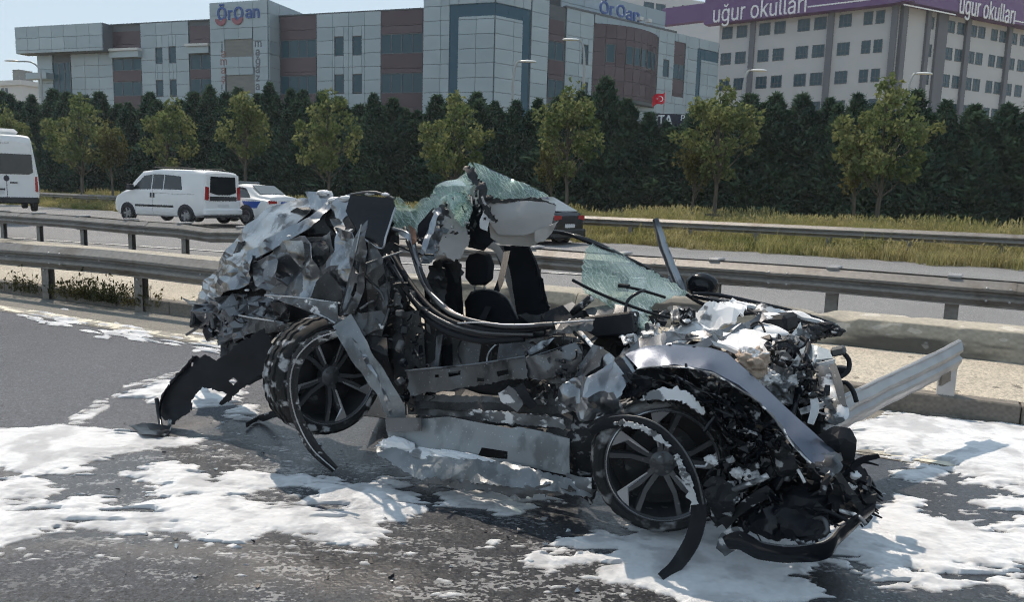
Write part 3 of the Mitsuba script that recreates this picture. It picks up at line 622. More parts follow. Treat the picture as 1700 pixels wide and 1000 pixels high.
# ---------------------------------------------------------------- hedge, trees, grass
def leaf_mat(a, b, s, tr=.5):
    return {'type': 'principledthin', 'base_color': proc(lambda p, n, uv: mix(a, b, smoothstep(.3, .7, fbm(p.x * 1.7 + s, p.y * 1.7, p.z * 1.7, octaves=3))) * (.7 + .6 * noise(p.x * 9, p.y * 9, p.z * 9))),
            'roughness': .6, 'diff_trans': tr, 'eta': 1.3}
M['m_cypress'] = leaf_mat((.042, .082, .062), (.075, .122, .078), 1., .45)
M['m_leaf'] = leaf_mat((.105, .145, .06), (.205, .225, .10), 4., .95)
M['m_leaf_dry'] = leaf_mat((.085, .085, .035), (.13, .13, .055), 6., .8)
M['m_bark'] = pri(proc(lambda p, n, uv: mix((.13, .115, .095), (.07, .06, .05), fbm(p.x * 9, p.y * 9, p.z * 3, octaves=3))), .9)
def leaves(C_, D_, L, W_, rng, fold=.25):
    """one bent leaf spray (4 triangles) at each centre, pointing along D_"""
    n = len(C_); D_ = D_ / np.linalg.norm(D_, axis=1, keepdims=True); r = rng.normal(size=(n, 3)); s = np.cross(D_, r); s /= np.linalg.norm(s, axis=1, keepdims=True); u = np.cross(D_, s)
    L = np.broadcast_to(L, n)[:, None]; W_ = np.broadcast_to(W_, n)[:, None]
    v = np.stack([C_ - D_ * L * .5, C_ + s * W_ * .5 + u * L * fold * .3, C_ + D_ * L * .5 - u * L * fold, C_ - s * W_ * .5 + u * L * fold * .3, C_ + u * L * .05], 1).reshape(-1, 3)
    k = np.arange(n)[:, None] * 5
    f = np.stack([k + [0, 1, 4], k + [1, 2, 4], k + [2, 3, 4], k + [3, 0, 4]], 1).reshape(-1, 3)
    return v, f
def cypress(seed):
    rng = np.random.default_rng(seed); H, R = 8.0, 1.5
    # several leaders: a main one and side ones; foliage sprays crowd each leader's shell
    lead = [(0, 0, H, R)] + [(rng.uniform(-.8, .8), rng.uniform(-.7, .7), H * rng.uniform(.72, .97), R * rng.uniform(.55, .8)) for _ in range(4)]
    cs, ds = [], []
    for (x, y, h, r) in lead:
        n = int(3600 * (h / H) * (r / R))
        t = rng.uniform(0, 1, n) ** .9; a = rng.uniform(0, 2 * np.pi, n)
        prof = r * np.clip(1.2 * (1 - t) ** .78, .0, 1.0) * (1 - .25 * np.exp(-t * 9))
        lump = 1 + .42 * (meshkit.noise(np.stack([np.cos(a) * 2.2 + seed, np.sin(a) * 2.2, t * h * 1.25], 1), seed) - .5) * 2
        rr = prof * lump * np.sqrt(rng.uniform(.25, 1.0, n))
        cs.append(np.stack([x + rr * np.cos(a), y + rr * np.sin(a), t * h + .05], 1))
        ds.append(np.stack([np.cos(a) * .75, np.sin(a) * .75, rng.uniform(.1, 1.1, n) + t * .5], 1))
    C_, D_ = np.vstack(cs), np.vstack(ds)
    return leaves(C_, D_ + rng.normal(0, .25, D_.shape), rng.uniform(.22, .68, len(C_)), rng.uniform(.10, .2, len(C_)), rng)
def leafy(seed, H=4.6, R=1.5, base=1.6, n=2600, dens=60):
    rng = np.random.default_rng(seed); cl = []
    k = dens
    while len(cl) < k:
        p = rng.uniform(-1, 1, 3)
        if p @ p < 1: cl.append(p)
    cl = np.array(cl); cl[:, 2] = cl[:, 2] * (H - base) / 2 + (H + base) / 2; w = np.clip(1.15 - np.abs((cl[:, 2] - base - (H - base) * .38) / (H - base)) * 1.3, .25, 1)
    cl[:, :2] *= R * w[:, None]
    cr = rng.uniform(.22, .42, k)
    i = rng.integers(0, k, n); d = rng.normal(size=(n, 3)); d /= np.linalg.norm(d, axis=1, keepdims=True)
    c = cl[i] + d * (cr[i] * rng.uniform(.3, 1, n) ** .5)[:, None]
    lv = leaves(c, d + [0, 0, -.35] + rng.normal(0, .5, (n, 3)), rng.uniform(.13, .22, n), rng.uniform(.09, .14, n), rng)
    tw = []
    tr = smoothpath([[0, 0, -.3], [rng.normal(0, .04), 0, 1.0], [rng.normal(0, .06), .03, base + .3], [rng.normal(0, .1), 0, H * .62], [rng.normal(0, .15), 0, H * .9]], 24)
    tw.append(tube(tr, np.linspace(.085, .015, len(tr)), 7))
    for c_ in cl[rng.permutation(k)[:18]]:
        s = tr[int(np.clip((c_[2] - .7) / H * len(tr), 6, len(tr) - 4))]
        P = smoothpath([s, (s + c_) / 2 + [0, 0, -.08], c_], 8); tw.append(tube(P, np.linspace(.03, .008, len(P)), 5))
    return lv, join(tw)
for k in range(4):
    trunk = tube(smoothpath([[0, 0, -.5], [.05, 0, 2.5], [0, .03, 6.6]], 12), np.linspace(.14, .03, 12), 7)
    M[f'cypress_{k}'] = {'type': 'shapegroup', 'crown': mikit.ply(cypress(11 + k), 'm_cypress'), 'trunk': mikit.ply(trunk, 'm_bark', True)}
LV = [leafy(31, 4.7, 1.35, 1.75, 1900, 44), leafy(32, 4.4, 1.65, 1.6, 2200, 46), leafy(33, 4.8, 1.15, 1.9, 1600, 38), leafy(34, 3.9, 1.0, 1.6, 1100, 30)]
for k, (lv, tw) in enumerate(LV):
    M[f'leafy_{k}'] = {'type': 'shapegroup', 'crown': mikit.ply(lv, 'm_leaf_dry' if k == 3 else 'm_leaf'), 'trunk': mikit.ply(tw, 'm_bark', True)}
topx = [-90, 0, 100, 150, 200, 250, 300, 340, 430, 500, 560, 620, 690, 760, 800, 850, 900, 960, 1020, 1055, 1092, 1130, 1200, 1250, 1300, 1350, 1420, 1500, 1560, 1600, 1650, 1720, 1850]
topy = [160, 160, 155, 148, 156, 160, 155, 158, 140, 150, 172, 168, 175, 160, 160, 162, 150, 150, 138, 172, 215, 172, 160, 162, 152, 150, 160, 158, 150, 160, 160, 148, 150]
rng = np.random.default_rng(77); n = 58; cu = nrm(HEDGE[1] - HEDGE[0])
for i in range(n):
    t = (i + .5) / n; b = HEDGE[0] + (HEDGE[1] - HEDGE[0]) * t + nx(cu) * rng.uniform(-.35, .5)
    q = np.array([*b, .5]) - EYE; px = CX + FOC * (q @ R_) / (q @ _f); D = q @ _f
    ty = np.interp(px, topx, topy) + rng.uniform(-13, 18) + 6; hz = dep(px, ty, D)[2] - .5
    s = hz / 8.0; sw = rng.uniform(1.1, 1.6)
    k = num('cypress_tree'); scene[k] = {'type': 'instance', 'g': {'type': 'ref', 'id': f'cypress_{i % 4}'}, 'to_world': T().translate([b[0], b[1], .5]).rotate([0, 0, 1], float(rng.uniform(0, 360))).scale([sw, sw, s])}
    where = next(w for lim, w in ((70, 'behind the minibus at the left edge'), (260, 'left of the small white van'), (430, 'above the small white van'), (620, 'above the rear of the wreck'), (880, 'behind the crushed roof of the wreck'), (1080, 'left of the red flag'), (1260, 'right of the red flag'), (1480, 'below the left face of the school'), (9e9, 'at the right end below the school')) if px < lim).replace('the school', 'the building with the purple fascia')
    tag(k, 'dark green hedge cypress ' + where, 'cypress', 'hedge cypresses ' + where)
# leafy trees before the hedge: foot pixel x, foot y guess via depth, crown top y, depth, variant, width, label
trees = [(22, 178, 47, 0, 1.0, 'leafy green tree at the left edge of the photo behind the white minibus'),
         (138, 165, 45, 1, 1.15, 'wide leafy tree between the white minibus and the small white van'),
         (188, 205, 44, 3, 1.0, 'small thin tree just right of the wide leafy tree beside the minibus'),
         (283, 165, 42, 0, 1.05, 'leafy tree behind the roof of the small white van'),
         (408, 158, 41, 2, 1.15, 'slim leafy tree behind the police car'),
         (545, 160, 37, 1, .95, 'leafy tree standing above the black rear panel of the wreck'),
         (752, 163, 35, 1, 1.05, 'leafy tree standing left above the peak of the crushed roof'),
         (940, 142, 31.5, 0, 1.1, 'leafy tree right of the crushed roof below the street lamp'),
         (914, 225, 33, 3, .8, 'thin dry tree close to the left of the leafy tree beside the roof'),
         (1186, 140, 29.5, 0, 1.2, 'leafy tree with a wooden stake frame at its foot'),
         (1150, 220, 30, 3, .9, 'thin leaning tree with reddish leaves left of the staked tree'),
         (1456, 138, 27.5, 1, 1.1, 'broad leafy tree, rightmost before the hedge'),
         (1417, 215, 28.5, 3, 1.0, 'thin pale-stemmed tree close to the left of the broad rightmost tree')]
for i, (px, ty, D, k, w, lb) in enumerate(trees):
    b = dep(px, 350, D); b[2] = .38; H = dep(px, ty, D)[2] - .38; HV = (4.7, 4.4, 4.8, 3.9)[k]
    key = num('leafy_tree'); sc = H / HV
    scene[key] = {'type': 'instance', 'g': {'type': 'ref', 'id': f'leafy_{k}'}, 'to_world': T().translate(b.tolist()).rotate([0, 0, 1], i * 67.0).scale([sc * w * .82, sc * w * .82, sc])}
    tag(key, lb, 'tree')
    if i == 9:
        fr = thing('stake_frame', 'low wooden stake frame round the foot of a leafy tree', 'tree stake')
        for dx in (-.38, .38): obj('stake', bbox(b[0] + dx - .03, b[1] - .33, .2, b[0] + dx + .03, b[1] - .27, 1.12), 'm_bark', fr)
        obj('crossbar', bbox(b[0] - .43, b[1] - .37, 1.05, b[0] + .43, b[1] - .335, 1.13), 'm_bark', fr)
# grass on the verge
M['m_grass'] = leaf_mat((.30, .29, .12), (.42, .37, .19), 2., .8); M['m_grass_green'] = leaf_mat((.22, .24, .09), (.36, .34, .15), 8., .9)
def tuft(seed, n, hs, rad=.8, seedheads=False):
    rng = np.random.default_rng(seed); b = np.c_[rng.uniform(-rad, rad, n), rng.uniform(-rad, rad, n), np.zeros(n)]; h = rng.uniform(*hs, n); a = rng.uniform(0, 2 * np.pi, n); ln_ = rng.uniform(.1, .5, n) * h
    t = np.c_[np.cos(a), np.sin(a), np.zeros(n)]; s = np.c_[-np.sin(a), np.cos(a), np.zeros(n)] * .011
    m = b + t * ln_[:, None] * .3 + np.c_[np.zeros((n, 2)), h * .6]; e = b + t * ln_[:, None] + np.c_[np.zeros((n, 2)), h]
    v = np.stack([b - s, b + s, m - s * .7, m + s * .7, e], 1).reshape(-1, 3); k = np.arange(n)[:, None] * 5
    f = np.stack([k + [0, 1, 3], k + [0, 3, 2], k + [2, 3, 4]], 1).reshape(-1, 3)
    if seedheads:
        c = e[::5]; hv = leaves(c, np.tile([0, 0.1, 1.0], (len(c), 1)) + rng.normal(0, .3, (len(c), 3)), .16, .05, rng); return join([(v, f), hv])
    return v, f
for k in range(3): M[f'grass_{k}'] = {'type': 'shapegroup', 'g': mikit.ply(tuft(50 + k, 900, (.18, .5 + .1 * k), .8, k == 2), 'm_grass' if k != 1 else 'm_grass_green')}
tag('verge_grass', 'tall yellow and green grass covering the verge behind and under the far guardrail', 'grass', kind='stuff')
rng = np.random.default_rng(9); gi = 0
for s in np.arange(-16, 72, .95):
    a = along(FAR, s) - nx(FAR[1]) * .3
    b = HEDGE[0] + cu * ((a - HEDGE[0]) @ cu); wd_ = max(1.0, np.linalg.norm(b - a))
    for o in np.arange(0, min(wd_ - .5, 9), 1.15):
        p = a + nx(FAR[1]) * (o - .25) + rng.uniform(-.3, .3, 2); gi += 1; zz = .20 + min(.32, o * .06) ; sc = rng.uniform(.75, 1.15) * (.8 if o < .6 else 1.15)
        scene[f'verge_grass__{gi:03d}'] = {'type': 'instance', 'g': {'type': 'ref', 'id': f'grass_{rng.choice(3, p=[.5, .3, .2])}'}, 'to_world': T().translate([p[0], p[1], float(zz)]).rotate([0, 0, 1], float(rng.uniform(0, 360))).scale([1, 1, float(sc)])}
# dry weeds at the kerb on the left
M['m_weed'] = leaf_mat((.045, .05, .025), (.11, .095, .045), 3., .4)
wd0 = thing('weed_patch', 'low dark dry weeds growing along the kerb under the left guardrail', 'weeds'); labels[wd0]['kind'] = 'stuff'
vs = []; rng = np.random.default_rng(4)
for i in range(330):
    px = rng.choice([rng.normal(185, 40), rng.normal(130, 30), rng.normal(40, 12)], p=[.6, .28, .12]); c = gnd(px, 0.1225 * px + 478, .08); c = c + np.r_[rng.normal(0, .07, 2), 0]; h = rng.uniform(.08, .26) * (1.9 if i % 37 == 0 else 1)
    top_ = c + np.array([rng.normal(0, .06), rng.normal(0, .06), h]); P = smoothpath([c, (c + top_) / 2 + rng.normal(0, .02, 3), top_], 5); vs.append(tube(P, np.linspace(.004, .0015, len(P)), 3, False))
    m = 5; vs.append(leaves(P[rng.integers(1, len(P), m)] + rng.normal(0, .015, (m, 3)), rng.normal(size=(m, 3)) + [0, 0, .6], .06, .022, rng))
obj('stems', join(vs), 'm_weed', wd0)
labels[wd0 + '__stems'] = {'kind': 'stuff'}; labels[wd0].pop('kind')
def fill(poly, step, rg):
    """points and triangles filling a plane polygon"""
    pts = [np.array(r.segmentize(step).coords)[:-1] for r in (poly.exterior, *poly.interiors)]; bd = np.vstack(pts)
    x0, y0, x1, y1 = poly.bounds; gx_, gy_ = np.meshgrid(np.arange(x0, x1, step), np.arange(y0, y1, step)); g = np.c_[gx_.ravel(), gy_.ravel()] + rg.uniform(-.32, .32, (gx_.size, 2)) * step
    inn = poly.buffer(-step * .45); g = g[shapely.contains_xy(inn, g[:, 0], g[:, 1])] if not inn.is_empty else g[:0]
    p = np.vstack([bd, g]); t = Delaunay(p).simplices; c = p[t].mean(1); t = t[shapely.contains_xy(poly, c[:, 0], c[:, 1])]
    return p, t
# ---------------------------------------------------------------- traffic on the far carriageway
M['m_white_paint'] = pri(proc(lambda p, n, uv: mi.Color3f(.70, .71, .71) * (.93 + .1 * fbm(p.x * 2, p.y * 2, p.z * 2))), .28, 0., .5, clearcoat=.8, clearcoat_gloss=.9)
M['m_dark_paint'] = pri((.018, .02, .028), .2, .2, .5, clearcoat=1.0, clearcoat_gloss=.95)
M['m_car_glass'] = pri((.012, .016, .02), .06, 0., .7)
M['m_car_glass_light'] = pri((.10, .12, .13), .08, 0., .8)
M['m_trim'] = pri((.02, .021, .023), .55)
M['m_rubber'] = pri((.02, .02, .021), .75)
M['m_hub'] = pri((.30, .31, .32), .4, .7)
M['m_tail_red'] = pri((.30, .012, .015), .18, 0., .7)
M['m_plate'] = pri((.55, .56, .57), .4); M['m_police_blue'] = pri((.02, .07, .33), .35); M['m_ink'] = pri((.03, .03, .04), .6)
class Car:
    """lofted body: stations (x, z_sill, z_belt, z_roof, half width at belt, half width at roof), x towards the front"""
    def __init__(s, key, st, origin, heading, glass='m_car_glass', lean=None):
        s.key, s.st = key, np.array(st, float); h = nrm(np.array([*heading, 0.0])); s.X = h; s.Y = np.array([-h[1], h[0], 0]); s.o = np.asarray(origin, float); s.lean = lean or (lambda x, z: 0 * x)
    def at(s, x): return [np.interp(x, s.st[:, 0], s.st[:, k]) for k in range(1, 6)]
    def world(s, v):
        v = np.array(v, float); v[..., 0] += s.lean(v[..., 0], v[..., 2]); return s.o + v[..., :1] * s.X + v[..., 1:2] * s.Y + v[..., 2:] * Z3
    def sect(s, x):
        zs, zb, zr, w, wr = s.at(x); r = min(.16, (zr - zb) * .45 + .02)
        side = [(w * .90, zs), (w * .97, zs + .06), (w, zs + .25 * (zb - zs)), (w * 1.005, zs + .6 * (zb - zs)), (w * .985, zb)]
        up_ = [(w * .985 + (wr - w * .985) * t, zb + (zr - r - zb) * t) for t in (.33, .66, 1.0)]
        cap = [(wr - r * .12, zr - r * .55), (wr - r * .45, zr - r * .2), (wr - r * 1.2, zr - .01), (wr * .5, zr + .012), (0, zr + .018)]
        return np.array(side + up_ + cap)
    def side_y(s, x, z):
        q = s.sect(x); k = 8; return np.interp(z, q[:k, 1], q[:k, 0])
    def body(s, mat, n=60):
        xs = np.unique(np.concatenate([np.linspace(s.st[0, 0], s.st[-1, 0], n), s.st[:, 0]])); v, f = [], []
        for i, x in enumerate(xs):
            q = s.sect(x); ring = np.vstack([np.c_[q[:, 0], q[:, 1]], np.c_[-q[::-1][1:, 0], q[::-1][1:, 1]]]); k = len(ring)
            v += [[x, y, z] for y, z in ring]
            if i: f += [[(i - 1) * k + j, (i - 1) * k + (j + 1) % k, i * k + (j + 1) % k, i * k + j] for j in range(k)]
        v = np.array(v); f = np.array(f); f = np.vstack([f[:, [0, 1, 2]], f[:, [0, 2, 3]]])
        for i in (0, len(xs) - 1):
            c = len(v); v = np.vstack([v, v[i * k:(i + 1) * k].mean(0)]); f = np.vstack([f, [[c, i * k + j, i * k + (j + 1) % k] for j in range(k)]])
        return obj('body', (s.world(v), f), mat, s.key, smooth=35)
    def side(s, name, poly, mat, o=.006, parent=None, sgn=1, d=.03):
        """plate on the flank from a polygon in (x, z)"""
        tv, tf = fill(Polygon(poly).buffer(.02).buffer(-.02), .09, np.random.default_rng(1)); tv = np.array(tv)
        a = np.array([[x, sgn * (float(s.side_y(x, z)) + o), z] for x, z in tv]); b = a.copy(); b[:, 1] -= sgn * d
        n = len(a); ed = trimesh.Trimesh(np.c_[tv, np.zeros(n)], tf, process=False); e = ed.edges[trimesh.grouping.group_rows(ed.edges_sorted, require_count=1)]
        f = np.vstack([tf, tf[:, ::-1] + n, np.c_[e[:, 0], e[:, 1], e[:, 1] + n], np.c_[e[:, 0], e[:, 1] + n, e[:, 0] + n]])
        return obj(name, (s.world(np.vstack([a, b])), f), mat, parent or s.key)
    def rear(s, name, poly, x, mat, d=.02, parent=None, xf=None):
        """plate on the tail from a polygon in (y, z); x(z) the tail's surface"""
        p = Polygon(poly).buffer(.025).buffer(-.025).segmentize(.2); v, f = prism(p, 0, d); v = np.array(v)
        xx_ = np.array([x(z) for z in v[:, 1]]) if callable(x) else x
        w = np.c_[xx_ - v[:, 2], v[:, 0], v[:, 1]]; return obj(name, (s.world(w), f), mat, parent or s.key)
    def bx(s, name, lo, hi, mat, parent=None, bev=.01):
        v, f = bbox(*lo, *hi, bev); return obj(name, (s.world(v), f), mat, parent or s.key)
    def wheel(s, x, sgn, y, r=.31):
        k = num(f'{s.key}__wheel'); ax = np.array([s.X, s.Y * sgn, Z3]); c = s.o + s.X * x + s.Y * sgn * (y - .085) + Z3 * r
        pr = [(r * .64, -.09), (r * .9, -.1), (r, -.06), (r, .06), (r * .9, .1), (r * .66, .09)]
        scene[k] = mikit.ply(place(lathe(pr, 28), ax, c), 'm_rubber', 40)
        sp = [place(lathe([(r * .66, .07), (r * .60, .085), (r * .56, .02), (.0, .0), (.0, -.02), (r * .66, -.02)], 24), ax, c)]
        for i in range(5):
            a = i * 2 * np.pi / 5; u = np.array([math.cos(a), 0, math.sin(a)]); sp.append(place(box(u * r * .33 + [0, .06, 0], (r * .30, .012, .035), np.array([u, [0, 1, 0], np.cross(u, [0, 1, 0])])), ax, c))
        obj('rim', join(sp), 'm_hub', k)
        arch = [(r * 1.22 * math.cos(a), r * 1.22 * math.sin(a)) for a in np.linspace(-.1, math.pi + .1, 22)]
        pg = Polygon([(x + a, max(r + b, .2)) for a, b in arch]); s.side('wheel_arch', list(pg.exterior.coords), 'm_ink', .012, k, sgn, .02)
# small white van
vk = thing('van', 'small white van with roof rails and dark windows, driving left behind the guardrails', 'van')
ori = dep(310, 373, 26.2)
van = Car(vk, [(-.80, .36, 1.12, 1.74, .80, .70), (-.74, .32, 1.12, 1.80, .87, .76), (-.2, .24, 1.12, 1.84, .90, .77), (1.4, .24, 1.10, 1.86, .90, .78), (2.15, .24, 1.08, 1.80, .90, .74), (2.6, .24, 1.06, 1.48, .89, .72), (2.95, .24, 1.02, 1.14, .87, .74), (3.3, .26, .92, 1.02, .83, .68), (3.52, .34, .74, .84, .74, .55), (3.58, .42, .60, .66, .66, .5)],
          ori - np.array([*nrm([-.4, -.92]), 0]) * .9 * 0, (-.915, .40))
van.o = ori - van.Y * .86; van.body('m_white_paint')
zt_ = 1.70
for sg_ in (1, -1):
    van.side('window', [(.15, 1.17), (.28, 1.62), (1.0, 1.67), (1.0, 1.17)], 'm_car_glass', sgn=sg_); van.side('window', [(1.04, 1.17), (1.04, 1.67), (1.55, 1.68), (1.55, 1.17)], 'm_car_glass', sgn=sg_)
    van.side('window', [(1.60, 1.16), (1.60, 1.67), (2.0, 1.62), (2.5, 1.20), (2.5, 1.14)], 'm_car_glass', sgn=sg_)
    van.side('side_strip', [(.55, .56), (.55, .63), (2.35, .63), (2.35, .56)], 'm_trim', .015, sgn=sg_)
    for x in (1.42, 1.56): van.side('door_handle', [(x, .88), (x, 1.04), (x + .06, 1.04), (x + .06, .88)], 'm_ink', .02, sgn=sg_)
    van.side('door_seam', [(1.51, .30), (1.51, 1.14), (1.52, 1.14), (1.52, .30)], 'm_ink', .003, sgn=sg_, d=.01)
    van.side('door_seam', [(-.4, 1.02), (-.4, 1.03), (1.5, 1.03), (1.5, 1.02)], 'm_trim', .003, sgn=sg_, d=.01)
    van.wheel(0, sg_, .92); van.wheel(2.75, sg_, .915)
    v = tube(van.world(np.array([[-.3, sg_ * .66, 1.86], [-.2, sg_ * .66, 1.90], [1.6, sg_ * .68, 1.92], [1.7, sg_ * .68, 1.87]])), .018, 6); obj('roof_rail', v, 'm_trim', vk)
    van.bx('mirror', (2.42, sg_ * .86 - (.02 if sg_ > 0 else .2), 1.12), (2.58, sg_ * .86 + (.2 if sg_ > 0 else .02), 1.32), 'm_ink', bev=.03)
tx = lambda z: -.80 + .0 * z
van.rear('tailgate', [(-.74, .55), (-.74, 1.70), (.74, 1.70), (.74, .55)], -.79, 'm_white_paint', .02)
van.rear('rear_window', [(-.60, 1.10), (-.56, 1.64), (.56, 1.64), (.60, 1.10), (.25, 1.02), (-.25, 1.02)], -.805, 'm_car_glass', .02)
van.rear('plate_panel', [(-.62, .82), (-.62, .97), (.62, .97), (.62, .82)], -.805, 'm_trim', .02)
pl = van.rear('number_plate', [(-.26, .60), (-.26, .71), (.26, .71), (.26, .60)], -.81, 'm_plate', .012)
for sg_ in (1, -1): van.rear('tail_light', [(sg_ * .66, .84), (sg_ * .64, 1.28), (sg_ * .78, 1.30), (sg_ * .82, .86)], -.79, 'm_tail_red', .03)
van.bx('bumper', (-.88, -.86, .34), (-.72, .86, .55), 'm_white_paint', bev=.04); van.bx('bumper_strip', (-.87, -.8, .24), (-.70, .8, .335), 'm_trim', bev=.02)
van.bx('roof_aerial', (.0, -.03, 1.86), (.1, .03, 1.92), 'm_trim')
# police saloon
pk = thing('police_car', 'white police saloon with blue stripe, half hidden behind the small white van', 'police car')
po = dep(410, 374, 27.6)
pc = Car(pk, [(-1.02, .38, .80, .90, .70, .50), (-.96, .32, .86, 1.02, .82, .62), (-.6, .24, .90, 1.06, .90, .70), (-.35, .22, .92, 1.10, .91, .70), (.15, .22, .92, 1.40, .91, .62), (.8, .22, .92, 1.46, .91, .62), (1.5, .22, .90, 1.42, .91, .62), (2.3, .22, .88, 1.02, .90, .70), (3.2, .24, .80, .90, .86, .66), (3.6, .34, .62, .72, .7, .5)], po, (-.86, .51))
pc.o = po - pc.Y * .88; pc.body('m_white_paint')
for sg_ in (1, -1):
    pc.side('window', [(-.12, .98), (.35, 1.32), (.72, 1.36), (.72, .98)], 'm_car_glass', sgn=sg_); pc.side('window', [(.76, .98), (.76, 1.36), (1.4, 1.34), (1.9, .98)], 'm_car_glass', sgn=sg_)
    pc.side('blue_stripe', [(-.55, .62), (-.70, .86), (.2, .86), (.05, .62)], 'm_police_blue', .004, sgn=sg_); pc.side('blue_stripe', [(.4, .62), (.3, .86), (1.5, .84), (1.5, .62)], 'm_police_blue', .004, sgn=sg_)
    pc.wheel(0, sg_, .93, .33); pc.wheel(2.75, sg_, .91, .33)
    pc.rear('tail_light', [(sg_ * .42, .80), (sg_ * .42, .88), (sg_ * .78, .90), (sg_ * .76, .78)], -1.0, 'm_tail_red', .035)
# rear window lies on the slope between roof and boot
v = [[-.36, y, 1.115] for y in (-.56, .56)] + [[.13, y, 1.415] for y in (.50, -.50)]
obj('rear_window', hull(pc.world(np.array(v + [[a - .02, b, c + .015] for a, b, c in v]))), 'm_car_glass_light', pk)
pc.rear('number_plate', [(-.26, .58), (-.26, .68), (.26, .68), (.26, .58)], -1.02, 'm_plate', .02)
pc.rear('boot_panel', [(-.22, .74), (-.22, .86), (.22, .86), (.22, .74)], -1.02, 'm_police_blue', .015)
pc.rear('emblem', [(.40 + .08 * math.cos(t), .68 + .08 * math.sin(t)) for t in np.linspace(0, 6.28, 12)[:-1]], -1.02, 'm_police_blue', .012)
pc.bx('light_bar', (.85, -.5, 1.47), (1.1, .5, 1.56), 'm_car_glass_light', bev=.03); pc.bx('bumper', (-1.06, -.8, .34), (-.9, .8, .56), 'm_white_paint', bev=.04)
# white minibus, seen from behind at the left edge
bk_ = thing('minibus', 'tall white minibus seen from behind, cut off by the left edge of the photo', 'minibus')
bo = dep(14, 352, 27.0)
mb = Car(bk_, [(-.02, .40, 1.25, 2.44, .90, .74), (.08, .38, 1.3, 2.62, .97, .80), (.5, .36, 1.3, 2.70, .99, .82), (4.2, .36, 1.3, 2.68, .99, .82), (5.2, .36, 1.2, 1.5, .96, .76), (5.9, .4, .9, 1.05, .85, .7)], bo, (-.60, .80))
mb.o = bo.copy(); mb.body('m_white_paint')
mb.rear('rear_window', [(-.80, 1.40), (-.78, 2.02), (.78, 2.02), (.80, 1.40), (.68, 1.32), (-.68, 1.32)], -.01, 'm_car_glass', .03)
mb.rear('door_seam', [(-.008, .5), (-.008, 1.30), (.008, 1.30), (.008, .5)], -.015, 'm_ink', .012)
mb.rear('emblem', [(.085 * math.cos(t), 1.17 + .10 * math.sin(t)) for t in np.linspace(0, 6.28, 14)[:-1]], -.015, 'm_ink', .02)
mb.rear('door_handle', [(-.10, 1.0), (-.10, 1.05), (-.32, 1.05), (-.32, 1.0)], -.015, 'm_ink', .03)
mb.rear('number_plate', [(.08, .62), (.08, .74), (.62, .74), (.62, .62)], -.015, 'm_plate', .012); mb.rear('plate_strip', [(.06, .76), (.06, .82), (.7, .82), (.7, .76)], -.015, 'm_ink', .03)
for sg_ in (1, -1): mb.rear('tail_light', [(sg_ * .84, .72), (sg_ * .85, 1.25), (sg_ * .92, 1.25), (sg_ * .93, .72)], -.0, 'm_tail_red', .05); mb.wheel(.95, sg_, .95, .34); mb.wheel(4.6, sg_, .95, .34)
mb.bx('bumper', (-.08, -.95, .30), (.1, .95, .52), 'm_trim', bev=.04); mb.bx('roof_unit', (.4, -.45, 2.68), (1.7, .45, 2.90), 'm_white_paint', bev=.1); mb.rear('brake_light', [(-.15, 2.36), (-.15, 2.40), (.25, 2.40), (.25, 2.36)], .03, 'm_ink', .05)
# arc of lettering over its rear window
word = 'ÖZDEMİRLER'
for i, ch in enumerate(word):
    a = (i - (len(word) - 1) / 2) / len(word) * 1.25; v, f = text(ch, .10, .01); v[:, 0] -= v[:, 0].mean()
    c, s_ = math.cos(-a), math.sin(-a); x_, y_ = v[:, 0] * c - v[:, 1] * s_, v[:, 0] * s_ + v[:, 1] * c
    yy_ = -(x_ + .62 * math.sin(a)) + .12; z_ = y_ + 2.13 + .55 * (math.cos(a) - .86)
    obj('lettering', (mb.world(np.c_[.0 - v[:, 2] + (z_ - 2.1) * .12, yy_, z_]), f), 'm_ink', bk_)
v, f = text('TUR', .08, .01); v[:, 0] -= v[:, 0].mean(); obj('lettering', (mb.world(np.c_[-v[:, 2] + .0, -v[:, 0] + .12, v[:, 1] + 2.10]), f), 'm_ink', bk_)
# dark hatchback behind the wreck
hk = thing('car', 'dark hatchback on the far carriageway, half hidden behind the crushed roof', 'car')
ho = dep(905, 410, 23.5)
hc = Car(hk, [(-.86, .42, .88, .96, .72, .55), (-.80, .34, .95, 1.06, .84, .68), (-.35, .26, 1.0, 1.26, .90, .66), (.2, .24, 1.0, 1.52, .92, .64), (.9, .24, 1.0, 1.62, .92, .65), (1.7, .24, .98, 1.56, .92, .64), (2.5, .24, .96, 1.08, .90, .7), (3.3, .26, .86, .94, .85, .66), (3.6, .4, .66, .74, .7, .5)], ho, (-.80, .60))
hc.o = ho.copy(); hc.body('m_dark_paint')
for sg_ in (1, -1):
    hc.side('window', [(-.1, 1.06), (.3, 1.40), (.85, 1.48), (.85, 1.06)], 'm_car_glass', sgn=sg_); hc.side('window', [(.9, 1.06), (.9, 1.48), (1.6, 1.44), (2.1, 1.06)], 'm_car_glass', sgn=sg_)
    hc.wheel(0, sg_, .9, .34); hc.wheel(2.7, sg_, .9, .34); hc.rear('tail_light', [(sg_ * .45, .88), (sg_ * .45, .98), (sg_ * .80, .98), (sg_ * .78, .84)], -.82, 'm_tail_red', .05)
v = [[-.74, y, 1.09] for y in (-.58, .58)] + [[.12, y, 1.50] for y in (.50, -.50)]
obj('rear_window', hull(hc.world(np.array(v + [[a - .02, b, c + .02] for a, b, c in v]))), 'm_car_glass_light', hk)
hc.rear('number_plate', [(-.26, .62), (-.26, .73), (.26, .73), (.26, .62)], -.86, 'm_plate', .02); hc.bx('bumper', (-.92, -.84, .32), (-.76, .84, .58), 'm_trim', bev=.04)
